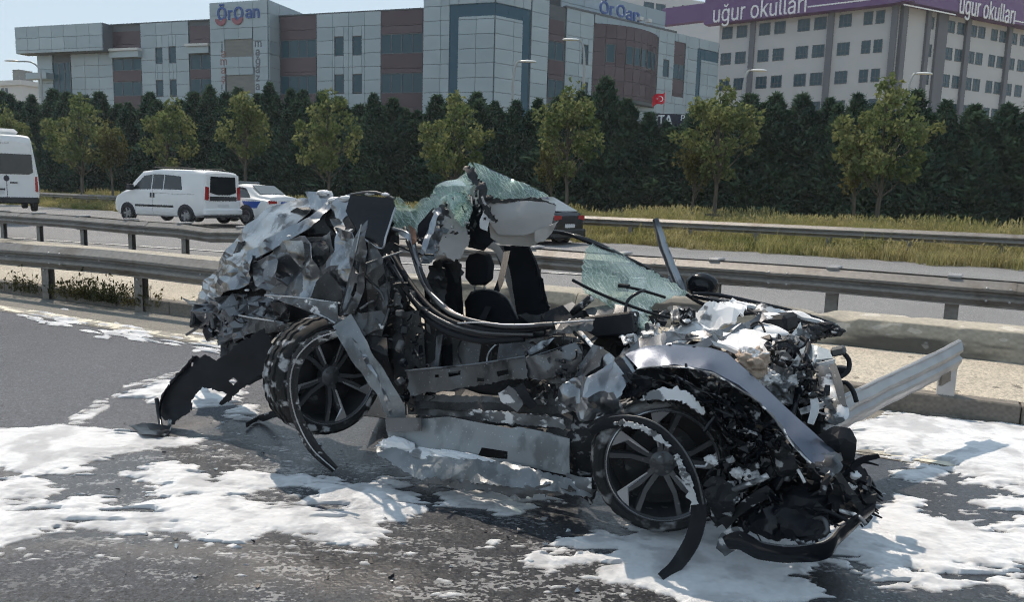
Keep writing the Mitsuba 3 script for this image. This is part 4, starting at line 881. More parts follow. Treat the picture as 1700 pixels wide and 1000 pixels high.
# ---------------------------------------------------------------- the wreck
CA, CB = gnd(1104, 882), gnd(545, 752)
CE = nrm(CA - CB); CN = nrm(np.array([-CE[1], CE[0], 0.0]))       # car's length, and inwards (away from the road side)
def P3(px, py, off=0.0):
    d = ray(px, py); p = EYE + d * (((CA + CN * off - EYE) @ CN) / (d @ CN))
    return p if p[2] > .02 else gnd(px, py, .02)      # nothing lies below the road
def PL(pts): return np.array([P3(*q) for q in pts])
def stain(base, stain_c, freq, lo, hi, seed, var=.25, dirt=0.0):
    def fn(p, n, uv):
        w = smoothstep(lo, hi, fbm(p.x * freq + seed, p.y * freq, p.z * freq * 1.2, octaves=4)); b = mi.Color3f(*base) * (1 - var + 2 * var * fbm(p.x * 6, p.y * 6 + seed, p.z * 6, octaves=3))
        if dirt: b = b * (1 - dirt * smoothstep(.48, .62, fbm(p.x * 7 + 3, p.y * 7, p.z * 7 + seed, octaves=4)))
        return b * (1 - w) + mi.Color3f(*stain_c) * w
    return proc(fn)
WHITE = (.70, .71, .72)
def grime(base, seed, k):
    """sheet metal: fine scratches, soot streaks running down, specks"""
    def fn(p, n, uv):
        soot = smoothstep(.46, .66, fbm(p.x * 13 + seed, p.y * 13, p.z * 6, octaves=5)) * smoothstep(.35, .6, fbm(p.x * 3, p.y * 3 + seed, p.z * 3, octaves=2))
        scr = smoothstep(.80, .9, noise(p.x * 160 + p.z * 40, p.y * 9, p.z * 120)) * .25; speck = dr.select(cell_rand(p.x * 150, p.y * 150, p.z * 150) > .985, .3, 0.0)
        return mi.Color3f(*base) * (.88 + .24 * fbm(p.x * 5, p.y * 5, p.z * 5 + seed)) * (1 - k * soot) + mi.Color3f(.25) * scr * .5 + mi.Color3f(.35) * speck
    return proc(fn)
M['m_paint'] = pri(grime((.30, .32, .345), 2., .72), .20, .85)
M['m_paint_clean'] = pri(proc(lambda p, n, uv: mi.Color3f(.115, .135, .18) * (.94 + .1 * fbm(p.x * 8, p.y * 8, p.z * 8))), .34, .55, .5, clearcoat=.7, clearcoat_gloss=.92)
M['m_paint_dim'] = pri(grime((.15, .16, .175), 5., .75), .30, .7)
M['m_sill_paint'] = pri(grime((.23, .25, .265), 3., .45), .42, .35, .5, clearcoat=.4)
M['m_bare'] = pri(grime((.105, .11, .115), 7., .7), .45, .5)
M['m_char'] = pri(stain((.014, .016, .019), (.07, .075, .08), 16, .68, .8, 1., .4), .5, .1)
M['m_black_plastic'] = pri(proc(lambda p, n, uv: mi.Color3f(.012, .014, .018) * (.7 + .6 * fbm(p.x * 9, p.y * 9, p.z * 9))), .6, 0., .25)
M['m_black_gloss'] = pri((.008, .010, .014), .16, 0., .35)
M['m_black_foamed'] = pri(stain((.016, .018, .021), (.34, .35, .36), 24, .585, .72, 4., .4), .55, 0., .3)
M['m_char_foamed'] = pri(stain((.02, .022, .025), (.45, .46, .47), 20, .60, .70, 9., .5), .5, .1, .3)
M['m_metal_foamed'] = pri(stain((.15, .16, .17), WHITE, 17, .53, .63, 6., .3, .5), .5, .3)
M['m_foamed'] = pri(stain(WHITE, (.18, .19, .20), 8, .60, .68, 8., .05), .7)
M['m_smear'] = pri(stain((.50, .51, .52), (.10, .105, .11), 22, .52, .62, 3., .2), .8)
M['m_tyre'] = pri(stain((.015, .016, .017), (.22, .225, .23), 13, .52, .74, 2., .3), .75, 0., .3)
M['m_tyre_foamed'] = pri(stain((.015, .016, .017), (.36, .37, .38), 15, .52, .66, 2., .3), .75, 0., .3)
M['m_rim_dark'] = pri(stain((.085, .09, .098), (.25, .26, .27), 26, .70, .8, 3., .2), .32, .5)
M['m_rim_face'] = pri((.45, .46, .48), .3, .8)
M['m_headliner'] = pri(proc(lambda p, n, uv: mi.Color3f(.37, .365, .36) * (.9 + .15 * fbm(p.x * 6, p.y * 6, p.z * 6))), .9)
M['m_beige'] = pri((.36, .34, .32), .8)
M['m_fabric'] = pri((.010, .012, .016), .95, 0., .2)
M['m_tan_foam'] = pri(stain((.42, .33, .26), WHITE, 14, .58, .66, 1., .15), .9)
M['m_orange'] = pri((.28, .14, .05), .4); M['m_clear_lens'] = pri((.35, .40, .43), .08, 0., .8); M['m_label'] = pri((.62, .63, .65), .6)
M['m_rust'] = pri((.14, .07, .045), .7)
def crack_w(p, n, uv):
    a, b, r = voronoi(p.x * 42 + p.z * 30, p.z * 42 - p.y * 33); a2, b2, r2 = voronoi(p.x * 14 + p.y * 9, p.z * 15 - p.y * 7)
    web = 1 - smoothstep(.02, .16, b - a); big = 1 - smoothstep(.02, .08, b2 - a2); cl = smoothstep(.38, .62, fbm(p.x * 5, p.y * 5 + 2, p.z * 7, octaves=3))
    return dr.clip(.07 + .62 * web * (.35 + .65 * cl) + .5 * big + .30 * cl, 0, .97)
def crack_c(p, n, uv):
    a, b, r = voronoi(p.x * 42 + p.z * 30, p.z * 42 - p.y * 33); w = 1 - smoothstep(.02, .2, b - a)
    return mix((.42, .56, .51), (.86, .91, .88), dr.clip(w * .7 + .4 * (r - .4), 0, 1))
M['m_cracked_glass'] = {'type': 'blendbsdf', 'weight': proc(crack_w), 'a': {'type': 'thindielectric', 'int_ior': 1.5, 'specular_transmittance': C(.78, .89, .86)},
                        'b': {'type': 'principledthin', 'base_color': proc(crack_c), 'roughness': .25, 'diff_trans': .9, 'eta': 1.5}}
wr = thing('wrecked_car', 'crushed burnt silver car wreck, foam-covered and torn open, filling the middle of the road', 'car')
def tri_wave(x): return np.abs((x % 2.0) - 1.0) - .5
def crumple(p, amp, freq, seed):
    rg = np.random.default_rng(seed); out = 0
    for k in range(6):
        d = nrm(rg.normal(size=3)); x = (p @ d) * freq * (.6 + .45 * k) + meshkit.noise(p * freq * .55 + 7 * k, seed + k) * 1.8 + rg.uniform(0, 2)
        out = out + tri_wave(x) * amp * 2 / (1 + .7 * k)
    return out * (.35 + 1.3 * meshkit.noise(p * freq * .35, seed + 40))
def solidify(v, t, th):
    m = trimesh.Trimesh(v, t, process=False); nrmls = np.array(m.vertex_normals); nrmls = np.where(np.isfinite(nrmls), nrmls, 0); n = len(v)
    e = m.edges[trimesh.grouping.group_rows(m.edges_sorted, require_count=1)]
    return np.vstack([v, v - nrmls * th]), np.vstack([t, t[:, ::-1] + n, np.c_[e[:, 1], e[:, 0], e[:, 0] + n], np.c_[e[:, 1], e[:, 0] + n, e[:, 1] + n]])
_sd = [100]
def sheet(name, outline, mat, amp=.02, freq=5.0, step=9.0, jag=0.0, th=.004, inner=(), holes=(), smooth=15, parent=None, bend=None, seed=None, kern='linear', zmin=.015):
    """torn sheet metal: outline and inner points are (px, py, inward offset in metres); creased and given thickness"""
    _sd[0] += 1; sd = seed or _sd[0]; rg = np.random.default_rng(sd)
    o = np.array([(q + (0.0,))[:3] for q in outline], float); poly = Polygon(o[:, :2], [h for h in holes])
    if jag:
        ex = np.array(poly.exterior.segmentize(max(jag * .9, 4)).coords)[:-1]; cen = ex.mean(0)
        ex = ex + rg.normal(0, jag * .42, ex.shape); poly = Polygon(ex, [h for h in holes]).buffer(0)
        if poly.geom_type != 'Polygon': poly = max(poly.geoms, key=lambda q: q.area)
    if not poly.is_valid:
        poly = poly.buffer(0); poly = max(poly.geoms, key=lambda q: q.area) if poly.geom_type != 'Polygon' else poly
    p, t = fill(poly, step, rg); ctl = np.array(list(map(tuple, o)) + [tuple(q) for q in inner]); _, ui = np.unique(ctl[:, :2].round(1), axis=0, return_index=True); ctl = ctl[np.sort(ui)]
    of = RBFInterpolator(ctl[:, :2], ctl[:, 2], kernel=kern, smoothing=.0)(p) if np.ptp(ctl[:, 2]) > 1e-6 else np.full(len(p), ctl[0, 2])
    v = np.array([P3(a, b, c) for (a, b), c in zip(p, of)])
    if amp:
        m = trimesh.Trimesh(v, t, process=False); nm = nrm(m.face_normals.mean(0)); nm = nm if np.isfinite(nm).all() else CN
        nm = nm * (-1 if nm @ CN > 0 else 1)
        v = v + np.outer(crumple(v, amp, freq, sd), nrm(nm - CN * .6)) + np.outer(crumple(v + 9, amp * .35, freq, sd + 1), [0, 0, 1])
    v = v + np.outer(crumple(v + 3, amp * .10, freq * 2.2, sd + 2), -CN)
    v[:, 2] = np.maximum(v[:, 2], zmin)
    return obj(name, solidify(v, t, th), mat, parent or wr, smooth)
def pipe(name, pts, r, mat, n=26, parent=None, k=7, wob=0.0):
    P = smoothpath(PL(pts), n)
    if wob: _sd[0] += 1; P = P + (meshkit.noise(np.c_[P * 9, ][:, :3], _sd[0])[:, None] - .5) * wob * np.array([1, -.6, 1.2])
    P[:, 2] = np.maximum(P[:, 2], .012); return obj(name, tube(P, r, k), mat, parent or wr, smooth=True)
def ribbon3(name, pts, w, mat, n=40, th=.006, wdir=None, amp=0.0, curl=0.0, parent=None, ragged=0.0):
    """strip of width w (or list) along a path, its width along wdir"""
    P = smoothpath(PL(pts), n); m = len(P); t, N, B = frames(P); wv = B if wdir is None else np.cross(t, CN) if isinstance(wdir, str) else np.tile(nrm(wdir), (m, 1))
    wv = wv - t * (wv * t).sum(1, keepdims=True); wv /= np.linalg.norm(wv, axis=1, keepdims=True); nn_ = np.cross(t, wv); W_ = np.interp(np.linspace(0, 1, m), np.linspace(0, 1, len(np.atleast_1d(w))), np.atleast_1d(w))
    _sd[0] += 1; rg = np.random.default_rng(_sd[0]); K = 6; v = []
    for j, s in enumerate(np.linspace(-.5, .5, K)):
        e = rg.normal(0, ragged, m)[:, None] * wv if j in (0, K - 1) and ragged else 0
        v.append(P + wv * (W_ * s)[:, None] + nn_ * (curl * (.25 - s * s))  + e)
    v = np.stack(v, 1).reshape(-1, 3)
    if amp: v = v + np.outer(crumple(v, amp, 9, _sd[0]), [.3, -.5, .8])
    v[:, 2] = np.maximum(v[:, 2], .012)
    f = np.array([[i * K + j, i * K + j + 1, (i + 1) * K + j + 1, (i + 1) * K + j] for i in range(m - 1) for j in range(K - 1)]); f = np.vstack([f[:, [0, 1, 2]], f[:, [0, 2, 3]]])
    return obj(name, solidify(v, f, th), mat, parent or wr, smooth=30)
def lump(name, c, rad, mat, rough=.25, sub=3, freq=3.0, parent=None, axes=None):
    s = trimesh.creation.icosphere(sub, 1.0); v = np.array(s.vertices); _sd[0] += 1
    v = v * (1 + rough * (meshkit.fbm(v * freq + 5, 3, _sd[0]) - .5) * 2)[:, None] * np.asarray(rad); v = v @ (np.eye(3) if axes is None else np.array(axes)) + c
    v[:, 2] = np.maximum(v[:, 2], .01); return obj(name, (v, np.array(s.faces)), mat, parent or wr, smooth=True)
AX = np.array([CE, CN, [0, 0, 1.0]])
def cbox(name, px, py, off, h, mat, rot=(0, 0, 0), bev=.01, parent=None):
    R = trimesh.transformations.euler_matrix(*np.radians(rot))[:3, :3]; v, f = bbox(-h[0], -h[1], -h[2], h[0], h[1], h[2], min(bev, min(h) * .4))
    return obj(name, (np.array(v) @ (R @ AX) + P3(px, py, off), f), mat, parent or wr)
# --- dark inner structure that shows between the torn panels
sheet('floor_pan', [(600, 690, .25), (960, 770, .1), (1000, 690, 1.45), (650, 625, 1.4)], 'm_char', .02, 4, 22)
sheet('rear_bulkhead', [(350, 500, .7), (400, 402, .65), (470, 352, .6), (560, 340, .5), (600, 352, .45), (648, 350, .5), (660, 430, .45), (700, 520, .4), (700, 640, .35), (640, 680, .35), (600, 600, .35), (560, 530, .32), (470, 540, .4), (430, 590, .45), (375, 575, .6)], 'm_char', .06, 4, 13)
sheet('far_rocker', [(690, 560, 1.25), (920, 545, 1.3), (960, 620, 1.2), (960, 690, 1.1), (700, 660, 1.15)], 'm_char', .03, 4, 16)
sheet('firewall', [(880, 545, .9), (960, 520, .6), (1040, 520, .5), (1060, 600, .35), (1040, 700, .3), (960, 700, .5), (880, 640, .9)], 'm_char', .05, 5, 13)
sheet('engine_bay_liner', [(1000, 640, .25), (1060, 600, .45), (1180, 575, .6), (1290, 575, .6), (1345, 610, .6), (1385, 700, .5), (1400, 770, .4), (1440, 810, .35), (1420, 862, .3), (1300, 880, .25), (1190, 870, .25), (1170, 760, .35), (1060, 680, .3)], 'm_char_foamed', .09, 5, 11, jag=8)
# --- rear end
sheet('boot_lid', [(318, 508, 1.0), (335, 478, .92), (352, 452, .86), (392, 395, .75), (440, 350, .75), (500, 328, .85), (545, 330, .8), (522, 352, .5), (470, 388, .34), (425, 418, .3), (395, 445, .3), (372, 482, .36), (346, 512, .5)], 'm_paint', .022, 4.5, 6, inner=[(430, 378, .62), (395, 425, .55), (365, 465, .62)])
sheet('boot_edge', [(400, 428, .26), (440, 402, .24), (505, 362, .34), (545, 336, .52), (550, 344, .48), (515, 374, .28), (450, 416, .18), (408, 442, .2)], 'm_paint', .016, 8, 6)
sheet('tail_corner', [(300, 494, .9), (338, 503, .75), (362, 500, .5), (352, 514, .5), (325, 510, .8)], 'm_paint', .01, 6, 6)
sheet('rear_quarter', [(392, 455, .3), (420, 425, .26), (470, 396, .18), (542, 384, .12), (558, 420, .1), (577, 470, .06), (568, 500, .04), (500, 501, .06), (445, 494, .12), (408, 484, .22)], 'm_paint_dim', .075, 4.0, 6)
sheet('quarter_fold', [(474, 402, .12), (500, 394, .1), (520, 430, .06), (528, 470, .06), (520, 500, .05), (500, 498, .06), (490, 450, .1)], 'm_paint', .03, 6, 7)
sheet('quarter_fold', [(420, 440, .2), (452, 420, .12), (468, 450, .1), (490, 500, .08), (455, 492, .1), (430, 470, .16)], 'm_paint_dim', .04, 6, 7)
sheet('quarter_scrap', [(362, 470, .32), (396, 440, .26), (420, 424, .2), (424, 450, .16), (398, 482, .2), (368, 484, .3)], 'm_paint', .022, 6, 7)
sheet('quarter_scrap', [(548, 378, .1), (580, 384, .06), (594, 420, .02), (590, 458, .0), (565, 478, -.02), (545, 452, .03), (552, 415, .06)], 'm_paint', .03, 6, 7)
sheet('wheel_house', [(506, 402, .14), (548, 398, .16), (552, 430, .16), (528, 448, .12), (512, 436, .12)], 'm_char', .02, 8, 7)
sheet('rear_inner_panel', [(525, 468, .0), (545, 452, .02), (572, 482, -.02), (570, 504, -.03), (516, 500, .02)], 'm_char', .012, 8, 7)
sheet('bent_bracket', [(508, 320, .62), (549, 318, .6), (553, 328, .52), (538, 352, .45), (514, 350, .5)], 'm_paint', .012, 8, 6)
sheet('roof_scrap', [(549, 336, .42), (583, 324, .4), (587, 350, .34), (566, 368, .28), (551, 360, .35)], 'm_paint', .02, 8, 6)
sheet('roof_scrap', [(552, 366, .26), (566, 362, .22), (570, 380, .18), (590, 384, .12), (572, 395, .1), (556, 386, .14)], 'm_metal_foamed', .015, 8, 6)
sheet('quarter_window', [(582, 324, .30), (652, 328, .36), (657, 344, .36), (638, 412, .22), (626, 411, .22), (598, 395, .22), (574, 352, .26)], 'm_black_gloss', .006, 5, 10)
pipe('window_frame', [(594, 390, .21), (632, 413, .2), (641, 392, .22), (656, 345, .34)], .007, 'm_rim_face'); pipe('window_frame', [(582, 323, .3), (620, 319, .33), (655, 330, .36)], .009, 'm_bare')
for q in ((538, 321, .58, .05), (556, 333, .42, .05), (575, 330, .38, .045), (613, 321, .34, .03), (640, 323, .34, .025), (410, 482, .2, .016), (480, 300 + 92, .2, .014)):
    lump('foam_dollop', P3(q[0], q[1], q[2]), (q[3], q[3] * .8, q[3] * .45), 'm_foamed', .3)
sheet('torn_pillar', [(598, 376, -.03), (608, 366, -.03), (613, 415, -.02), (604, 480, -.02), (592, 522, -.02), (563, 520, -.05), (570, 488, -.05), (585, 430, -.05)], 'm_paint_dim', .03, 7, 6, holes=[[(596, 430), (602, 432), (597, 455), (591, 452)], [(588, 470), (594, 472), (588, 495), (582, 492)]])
ribbon3('pillar_edge', [(601, 372, -.05), (590, 425, -.07), (576, 480, -.07), (566, 520, -.07)], [.012, .03, .02], 'm_paint', amp=.006)
sheet('pillar_inner', [(612, 400, .06), (640, 430, .08), (650, 500, .06), (636, 560, .04), (600, 556, .0), (606, 480, .0)], 'm_bare', .04, 6, 8)
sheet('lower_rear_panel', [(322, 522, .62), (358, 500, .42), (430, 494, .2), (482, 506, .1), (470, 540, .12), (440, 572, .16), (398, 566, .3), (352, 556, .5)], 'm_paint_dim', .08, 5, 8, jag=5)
sheet('bumper_bar', [(372, 545, .3), (420, 524, .16), (470, 528, .06), (492, 540, .05), (470, 552, .06), (420, 552, .14), (385, 562, .28)], 'm_bare', .03, 6, 7)
cbox('tail_lamp', 334, 530, .55, (.055, .07, .07), 'm_black_plastic', (20, 10, 30)); cbox('tail_lamp', 355, 552, .48, (.05, .06, .05), 'm_black_gloss', (0, 30, 10)); cbox('lamp_lens', 354, 533, .42, (.018, .02, .06), 'm_bare', (10, 20, 0))
pipe('bracket_rod', [(310, 556, .6), (335, 540, .5), (352, 530, .42)], .012, 'm_bare'); pipe('crease_rod', [(396, 524, .14), (430, 530, .08), (470, 536, .04)], .006, 'm_rim_face')
sheet('arch_strip', [(440, 491, .04), (500, 496, .0), (563, 502, -.05), (563, 520, -.07), (556, 536, -.07), (500, 511, -.02)], 'm_metal_foamed', .012, 9, 6)
pipe('arch_edge', [(440, 490, .03), (500, 495, -.01), (565, 504, -.06)], .006, 'm_rim_face'); pipe('arch_edge', [(470, 500, .02), (520, 518, -.04), (557, 537, -.08)], .008, 'm_rim_face')
sheet('door_skin', [(553, 541, -.10), (580, 520, -.06), (601, 553, -.07), (641, 620, -.09), (672, 678, -.09), (672, 700, -.07), (643, 693, -.07), (629, 660, -.12), (600, 617, -.13), (572, 577, -.13)], 'm_sill_paint', .016, 6, 7)
sheet('door_skin_fold', [(582, 560, -.16), (600, 600, -.18), (630, 640, -.16), (645, 690, -.10), (660, 697, -.09), (640, 655, -.12), (612, 606, -.13), (592, 570, -.12)], 'm_paint', .02, 9, 6)
sheet('door_inner', [(572, 508, -.02), (600, 520, .0), (640, 515, .02), (632, 545, .0), (600, 556, -.05), (582, 524, -.04)], 'm_bare', .016, 7, 7)
sheet('door_inner', [(604, 556, .0), (640, 560, .04), (656, 620, .03), (650, 668, .0), (625, 605, -.03)], 'm_char', .02, 7, 8)
# hanging rear bumper
sheet('rear_bumper', [(263, 692, -.16), (270, 655, -.14), (322, 591, -.02), (345, 590, -.02), (360, 600, -.02), (395, 572, .02), (440, 545, .08), (455, 575, .08), (436, 620, .06), (402, 648, .04), (372, 673, .02), (365, 670, .02), (381, 652, .02), (370, 650, .0), (338, 642, -.04), (316, 668, -.08), (318, 680, -.10), (283, 708, -.20)], 'm_black_plastic', .010, 4, 8, jag=3, holes=[[(390, 627), (397, 633), (390, 640), (382, 633)], [(320, 602), (324, 602), (324, 608), (320, 608)]])
ribbon3('bumper_flange', [(264, 686, -.17), (276, 650, -.15), (325, 592, -.04)], [.03, .05, .03], 'm_black_gloss', amp=.004)
sheet('bumper_corner', [(213, 709, -.36), (240, 704, -.30), (284, 708, -.26), (282, 720, -.28), (262, 727, -.38), (236, 725, -.40)], 'm_black_gloss', .008, 9, 6, zmin=.03)
pipe('bumper_strut', [(260, 662, -.16), (264, 690, -.2), (268, 712, -.26)], .014, 'm_black_gloss'); pipe('bumper_strut', [(282, 698, -.2), (280, 714, -.26), (272, 722, -.3)], .012, 'm_metal_foamed')
sheet('underbody_panel', [(355, 552, .45), (440, 545, .2), (450, 600, .2), (420, 640, .2), (390, 620, .3), (370, 590, .38)], 'm_char', .03, 6, 9, holes=[[(404, 566), (411, 570), (408, 577), (402, 573)]])
ribbon3('exhaust_bracket', [(408, 708, .3), (430, 697, .25), (470, 683, .2)], .05, 'm_char_foamed', wdir=(0, 0, 1))
# --- wheels
def wheel(name, cpx, cpy, off, axis, r, label=None, roll=0.0, spokes=5):
    k = num(f'{wr}__{name}'); a = nrm(axis); x = nrm(np.cross(a, [0, 0, 1.0])); z = np.cross(x, a); ax = np.array([x, a, z]); c = P3(cpx, cpy, off); rr = r * .79
    pr = [(rr, -.20), (r * .88, -.215), (r * .95, -.20), (r * .99, -.175), (r, -.165), (r * .965, -.16), (r * .965, -.145), (r, -.14), (r, -.105), (r * .965, -.10), (r * .965, -.085), (r, -.08), (r, -.045), (r * .965, -.04), (r * .965, -.03), (r * .985, -.02), (r * .95, .012), (r * .90, .028), (r * .845, .026), (rr * 1.02, .012), (rr, .0)]
    n = 96; v, f = lathe(pr, n); v = v.reshape(n, len(pr), 3)
    for i in range(n):   # tread blocks
        if i % 3 == 0: v[i, 3:16, [0, 2]] *= .984
    scene[k] = mikit.ply(place((v.reshape(-1, 3), f), ax, c), 'm_tyre_foamed' if 'rear' in name else 'm_tyre', 30)
    rim = [(rr, .004), (rr * 1.03, .014), (rr * .985, .02), (rr * .945, .008), (rr * .93, -.06), (rr * .90, -.19), (rr * .96, -.2), (rr, -.19)]
    obj('rim', place(lathe(rim, 64), ax, c), 'm_rim_dark', k, smooth=35)
    obj('rim_lip', place(lathe([(rr * .985, .021), (rr * 1.0, .019), (rr * 1.005, .012), (rr * .965, .010)], 64), ax, c), 'm_rim_face', k, smooth=35)
    obj('brake_disc', place(lathe([(.03, -.10), (rr * .66, -.10), (rr * .66, -.12), (.03, -.12)], 40), ax, c), 'm_char', k); obj('wheel_back', place(lathe([(.0, -.17), (rr * .93, -.17), (rr * .93, -.19), (.0, -.19)], 40), ax, c), 'm_char', k)
    obj('hub', place(lathe([(.0, -.005), (.035, -.008), (.06, -.02), (.07, -.06), (.0, -.06)], 24), ax, c), 'm_rim_dark', k, smooth=40)
    for i in range(5): b = i * 2 * np.pi / 5 + roll; obj('wheel_nut', place(lathe([(0, .0), (.009, .0), (.009, -.03), (0, -.03)], 6), ax, c + (ax.T @ np.array([.042 * math.cos(b), -.006, .042 * math.sin(b)]))), 'm_bare', k)
    for i in range(spokes):
        b = roll + i * 2 * np.pi / spokes; u = np.array([math.cos(b), 0, math.sin(b)]); w = np.array([-math.sin(b), 0, math.cos(b)]); yv = np.array([0, 1.0, 0])
        def sec(t, w0, w1, y0, y1): return [u * t * rr + w * w0 + yv * y1, u * t * rr + w * w1 + yv * y1, u * t * rr + w * (w1 * .8) + yv * y0, u * t * rr + w * (w0 * .8) + yv * y0]
        for sg_ in (-1, 1):     # each spoke splits in two blades
            d0 = sg_ * .012; bl = hull(np.vstack([sec(.16, d0 - .014, d0 + .014, -.06, -.022), sec(.55, sg_ * .022 - .011, sg_ * .022 + .011, -.05, -.006)])); b2 = hull(np.vstack([sec(.55, sg_ * .022 - .011, sg_ * .022 + .011, -.05, -.006), sec(.95, sg_ * .060 - .013, sg_ * .060 + .013, -.035, .006)]))
            obj('spoke', join([place(bl, ax, c), place(b2, ax, c)]), 'm_rim_dark', k)
        s0 = -1 if i % 2 else 1
        fc = hull(np.vstack([sec(.30, s0 * .026 - .003, s0 * .026 + .003, -.016, -.011), sec(.94, s0 * .073 - .004, s0 * .073 + .005, .004, .0095)])); obj('spoke_edge', place(fc, ax, c), 'm_rim_face', k)
        tri = hull(np.vstack([sec(.72, s0 * .050, s0 * .054, .000, .006), sec(.955, -s0 * .010, s0 * .074, .006, .012)])); obj('spoke_face', place(tri, ax, c), 'm_rim_face', k)
    if label: labels[k] = {'label': label}
    return k, c, ax
wf = wheel('front_wheel', 1100, 772, -.12, (-.10, -.99, .06), .335, 'front wheel with grey five-spoke rim, smeared with foam', .35)
wr_ = wheel('rear_wheel', 552, 626, -.06, (.68, -.73, .03), .36, 'splayed rear wheel with foam-streaked tread turned outwards', .9)
# the wheel-arch trims, sprung off
ribbon3('rear_arch_trim', [(560, 553, -.34), (522, 568, -.36), (495, 598, -.38), (486, 640, -.38), (494, 690, -.36), (520, 742, -.33), (557, 780, -.28)], [.035, .06, .075, .08, .08, .09, .05], 'm_black_foamed', 60, .006, wdir='radial', curl=.04)
pipe('trim_edge', [(558, 551, -.37), (520, 566, -.39), (491, 598, -.41), (482, 640, -.41), (491, 692, -.39), (517, 744, -.36), (556, 781, -.30)], .004, 'm_rim_face', 60)
ribbon3('front_arch_trim', [(980, 716, -.20), (1003, 702, -.25), (1042, 698, -.30), (1084, 710, -.33), (1122, 742, -.35), (1148, 788, -.36), (1160, 838, -.36), (1153, 888, -.36), (1130, 930, -.38), (1097, 962, -.41)], [.05, .06, .06, .055, .055, .065, .06, .045], 'm_black_plastic', 70, .007, wdir='radial', curl=.025, amp=.003)
ribbon3('foam_smear', [(1020, 704, -.30), (1044, 704, -.325), (1082, 716, -.35), (1112, 742, -.37)], [.008, .026, .02, .03, .012], 'm_smear', 40, .008, wdir='radial', ragged=.004, amp=.004)
ribbon3('foam_smear', [(1122, 756, -.375), (1140, 792, -.385), (1152, 838, -.385)], [.01, .03, .034, .02], 'm_smear', 30, .008, wdir='radial', ragged=.005, amp=.004)
pipe('trim_edge', [(978, 712, -.215), (1002, 696, -.26), (1043, 691, -.31), (1088, 703, -.34), (1128, 738, -.36), (1155, 786, -.37), (1168, 838, -.37)], .005, 'm_bare', 50)
for a0, a1, o in ((1.9, 2.6, -.08), (2.7, 3.3, -.11), (2.1, 3.0, -.14)):   # foam streaks along the rear tread
    c_, ax_ = wr_[1], wr_[2]; P_ = np.array([c_ + ax_.T @ np.array([.363 * math.cos(t), o, .363 * math.sin(t)]) for t in np.linspace(a0, a1, 20)])
    obj('tread_foam', tube(P_, np.linspace(.004, .016, 20) * (.6 + .8 * meshkit.noise(P_ * 30, 3)), 6), 'm_smear', wr, smooth=True)
# --- door aperture, seals and pillars
for nm, pts, r, m in (('door_seal', [(640, 425, .30), (668, 468, .20), (702, 512, .10), (752, 545, .04), (830, 558, .02), (905, 550, .05)], .030, 'm_black_gloss'),
                      ('door_seal', [(650, 420, .28), (684, 474, .16), (722, 517, .06), (772, 541, .0), (850, 550, .0), (920, 541, .04)], .016, 'm_black_plastic'),
                      ('door_seal', [(676, 400, .34), (698, 448, .22), (722, 494, .12), (762, 524, .04), (820, 540, .0), (900, 540, .02)], .012, 'm_black_gloss'),
                      ('door_frame', [(672, 378, .40), (686, 425, .30), (702, 470, .18), (732, 508, .08), (768, 528, .02), (840, 542, -.02), (918, 538, .0)], .013, 'm_bare'),
                      ('door_frame', [(652, 380, .42), (680, 392, .36), (693, 432, .26), (708, 478, .16), (740, 512, .07)], .016, 'm_paint_dim'),
                      ('wiring_loom', [(655, 440, .24), (690, 500, .10), (740, 535, .01), (800, 552, -.02), (885, 556, .0)], .009, 'm_bare'),
                      ('wiring_loom', [(760, 537, -.02), (800, 536, -.04), (862, 540, -.04), (985, 532, .1)], .005, 'm_rim_face'),
                      ('door_seal', [(700, 520, .10), (740, 550, .02), (800, 566, .0), (870, 562, .02)], .02, 'm_black_plastic')): pipe(nm, pts, r, m, 40)
sheet('sill_crossbar', [(860, 548, .1), (935, 535, .1), (985, 528, .15), (985, 545, .1), (930, 556, .05), (865, 564, .05)], 'm_bare', .02, 9, 7, jag=4)
ribbon3('centre_pillar', [(664, 500, .12), (662, 560, .08), (664, 620, .03), (660, 690, .0)], [.05, .06, .07, .06], 'm_char', wdir=CE, amp=.012, ragged=.006)
for i, y in enumerate((520, 548, 575, 603, 634, 662, 682)): cbox('hinge_bolt', 664 + (i % 2) * 6, y, -.02, (.022, .02, .018 + .008 * (i % 3)), 'm_black_gloss' if i % 2 else 'm_bare', (20 * i, 0, 33 * i))
sheet('pillar_trim', [(672, 520, .18), (700, 516, .2), (706, 600, .16), (704, 690, .1), (676, 690, .1), (670, 600, .14)], 'm_bare', .014, 5, 9)
sheet('pillar_trim', [(705, 520, .22), (722, 526, .22), (724, 690, .16), (706, 690, .14)], 'm_char', .01, 5, 9)
sheet('inner_door', [(725, 548, .3), (790, 556, .34), (850, 560, .4), (905, 560, .4), (900, 600, .36), (850, 612, .3), (726, 622, .25)], 'm_bare', .012, 4, 11, holes=[[(722 + 12, 575), (752, 570), (754, 612), (734, 616)], [(800, 570), (830, 572), (826, 600), (796, 602)]])
cbox('seat_base', 745, 590, .5, (.10, .2, .16), 'm_fabric'); pipe('cable', [(795, 555, .2), (815, 585, .16), (812, 612, .1)], .006, 'm_black_plastic'); pipe('cable', [(838, 560, .2), (812, 585, .1), (808, 610, .05)], .005, 'm_rim_face'); pipe('cable', [(770, 556, .22), (760, 580, .2), (766, 605, .1), (760, 622, .05)], .006, 'm_black_plastic')
sheet('seat_frame', [(712, 602, .2), (722, 560, .22), (736, 556, .22), (728, 622, .14), (714, 624, .14)], 'm_paint_dim', .006, 6, 8)
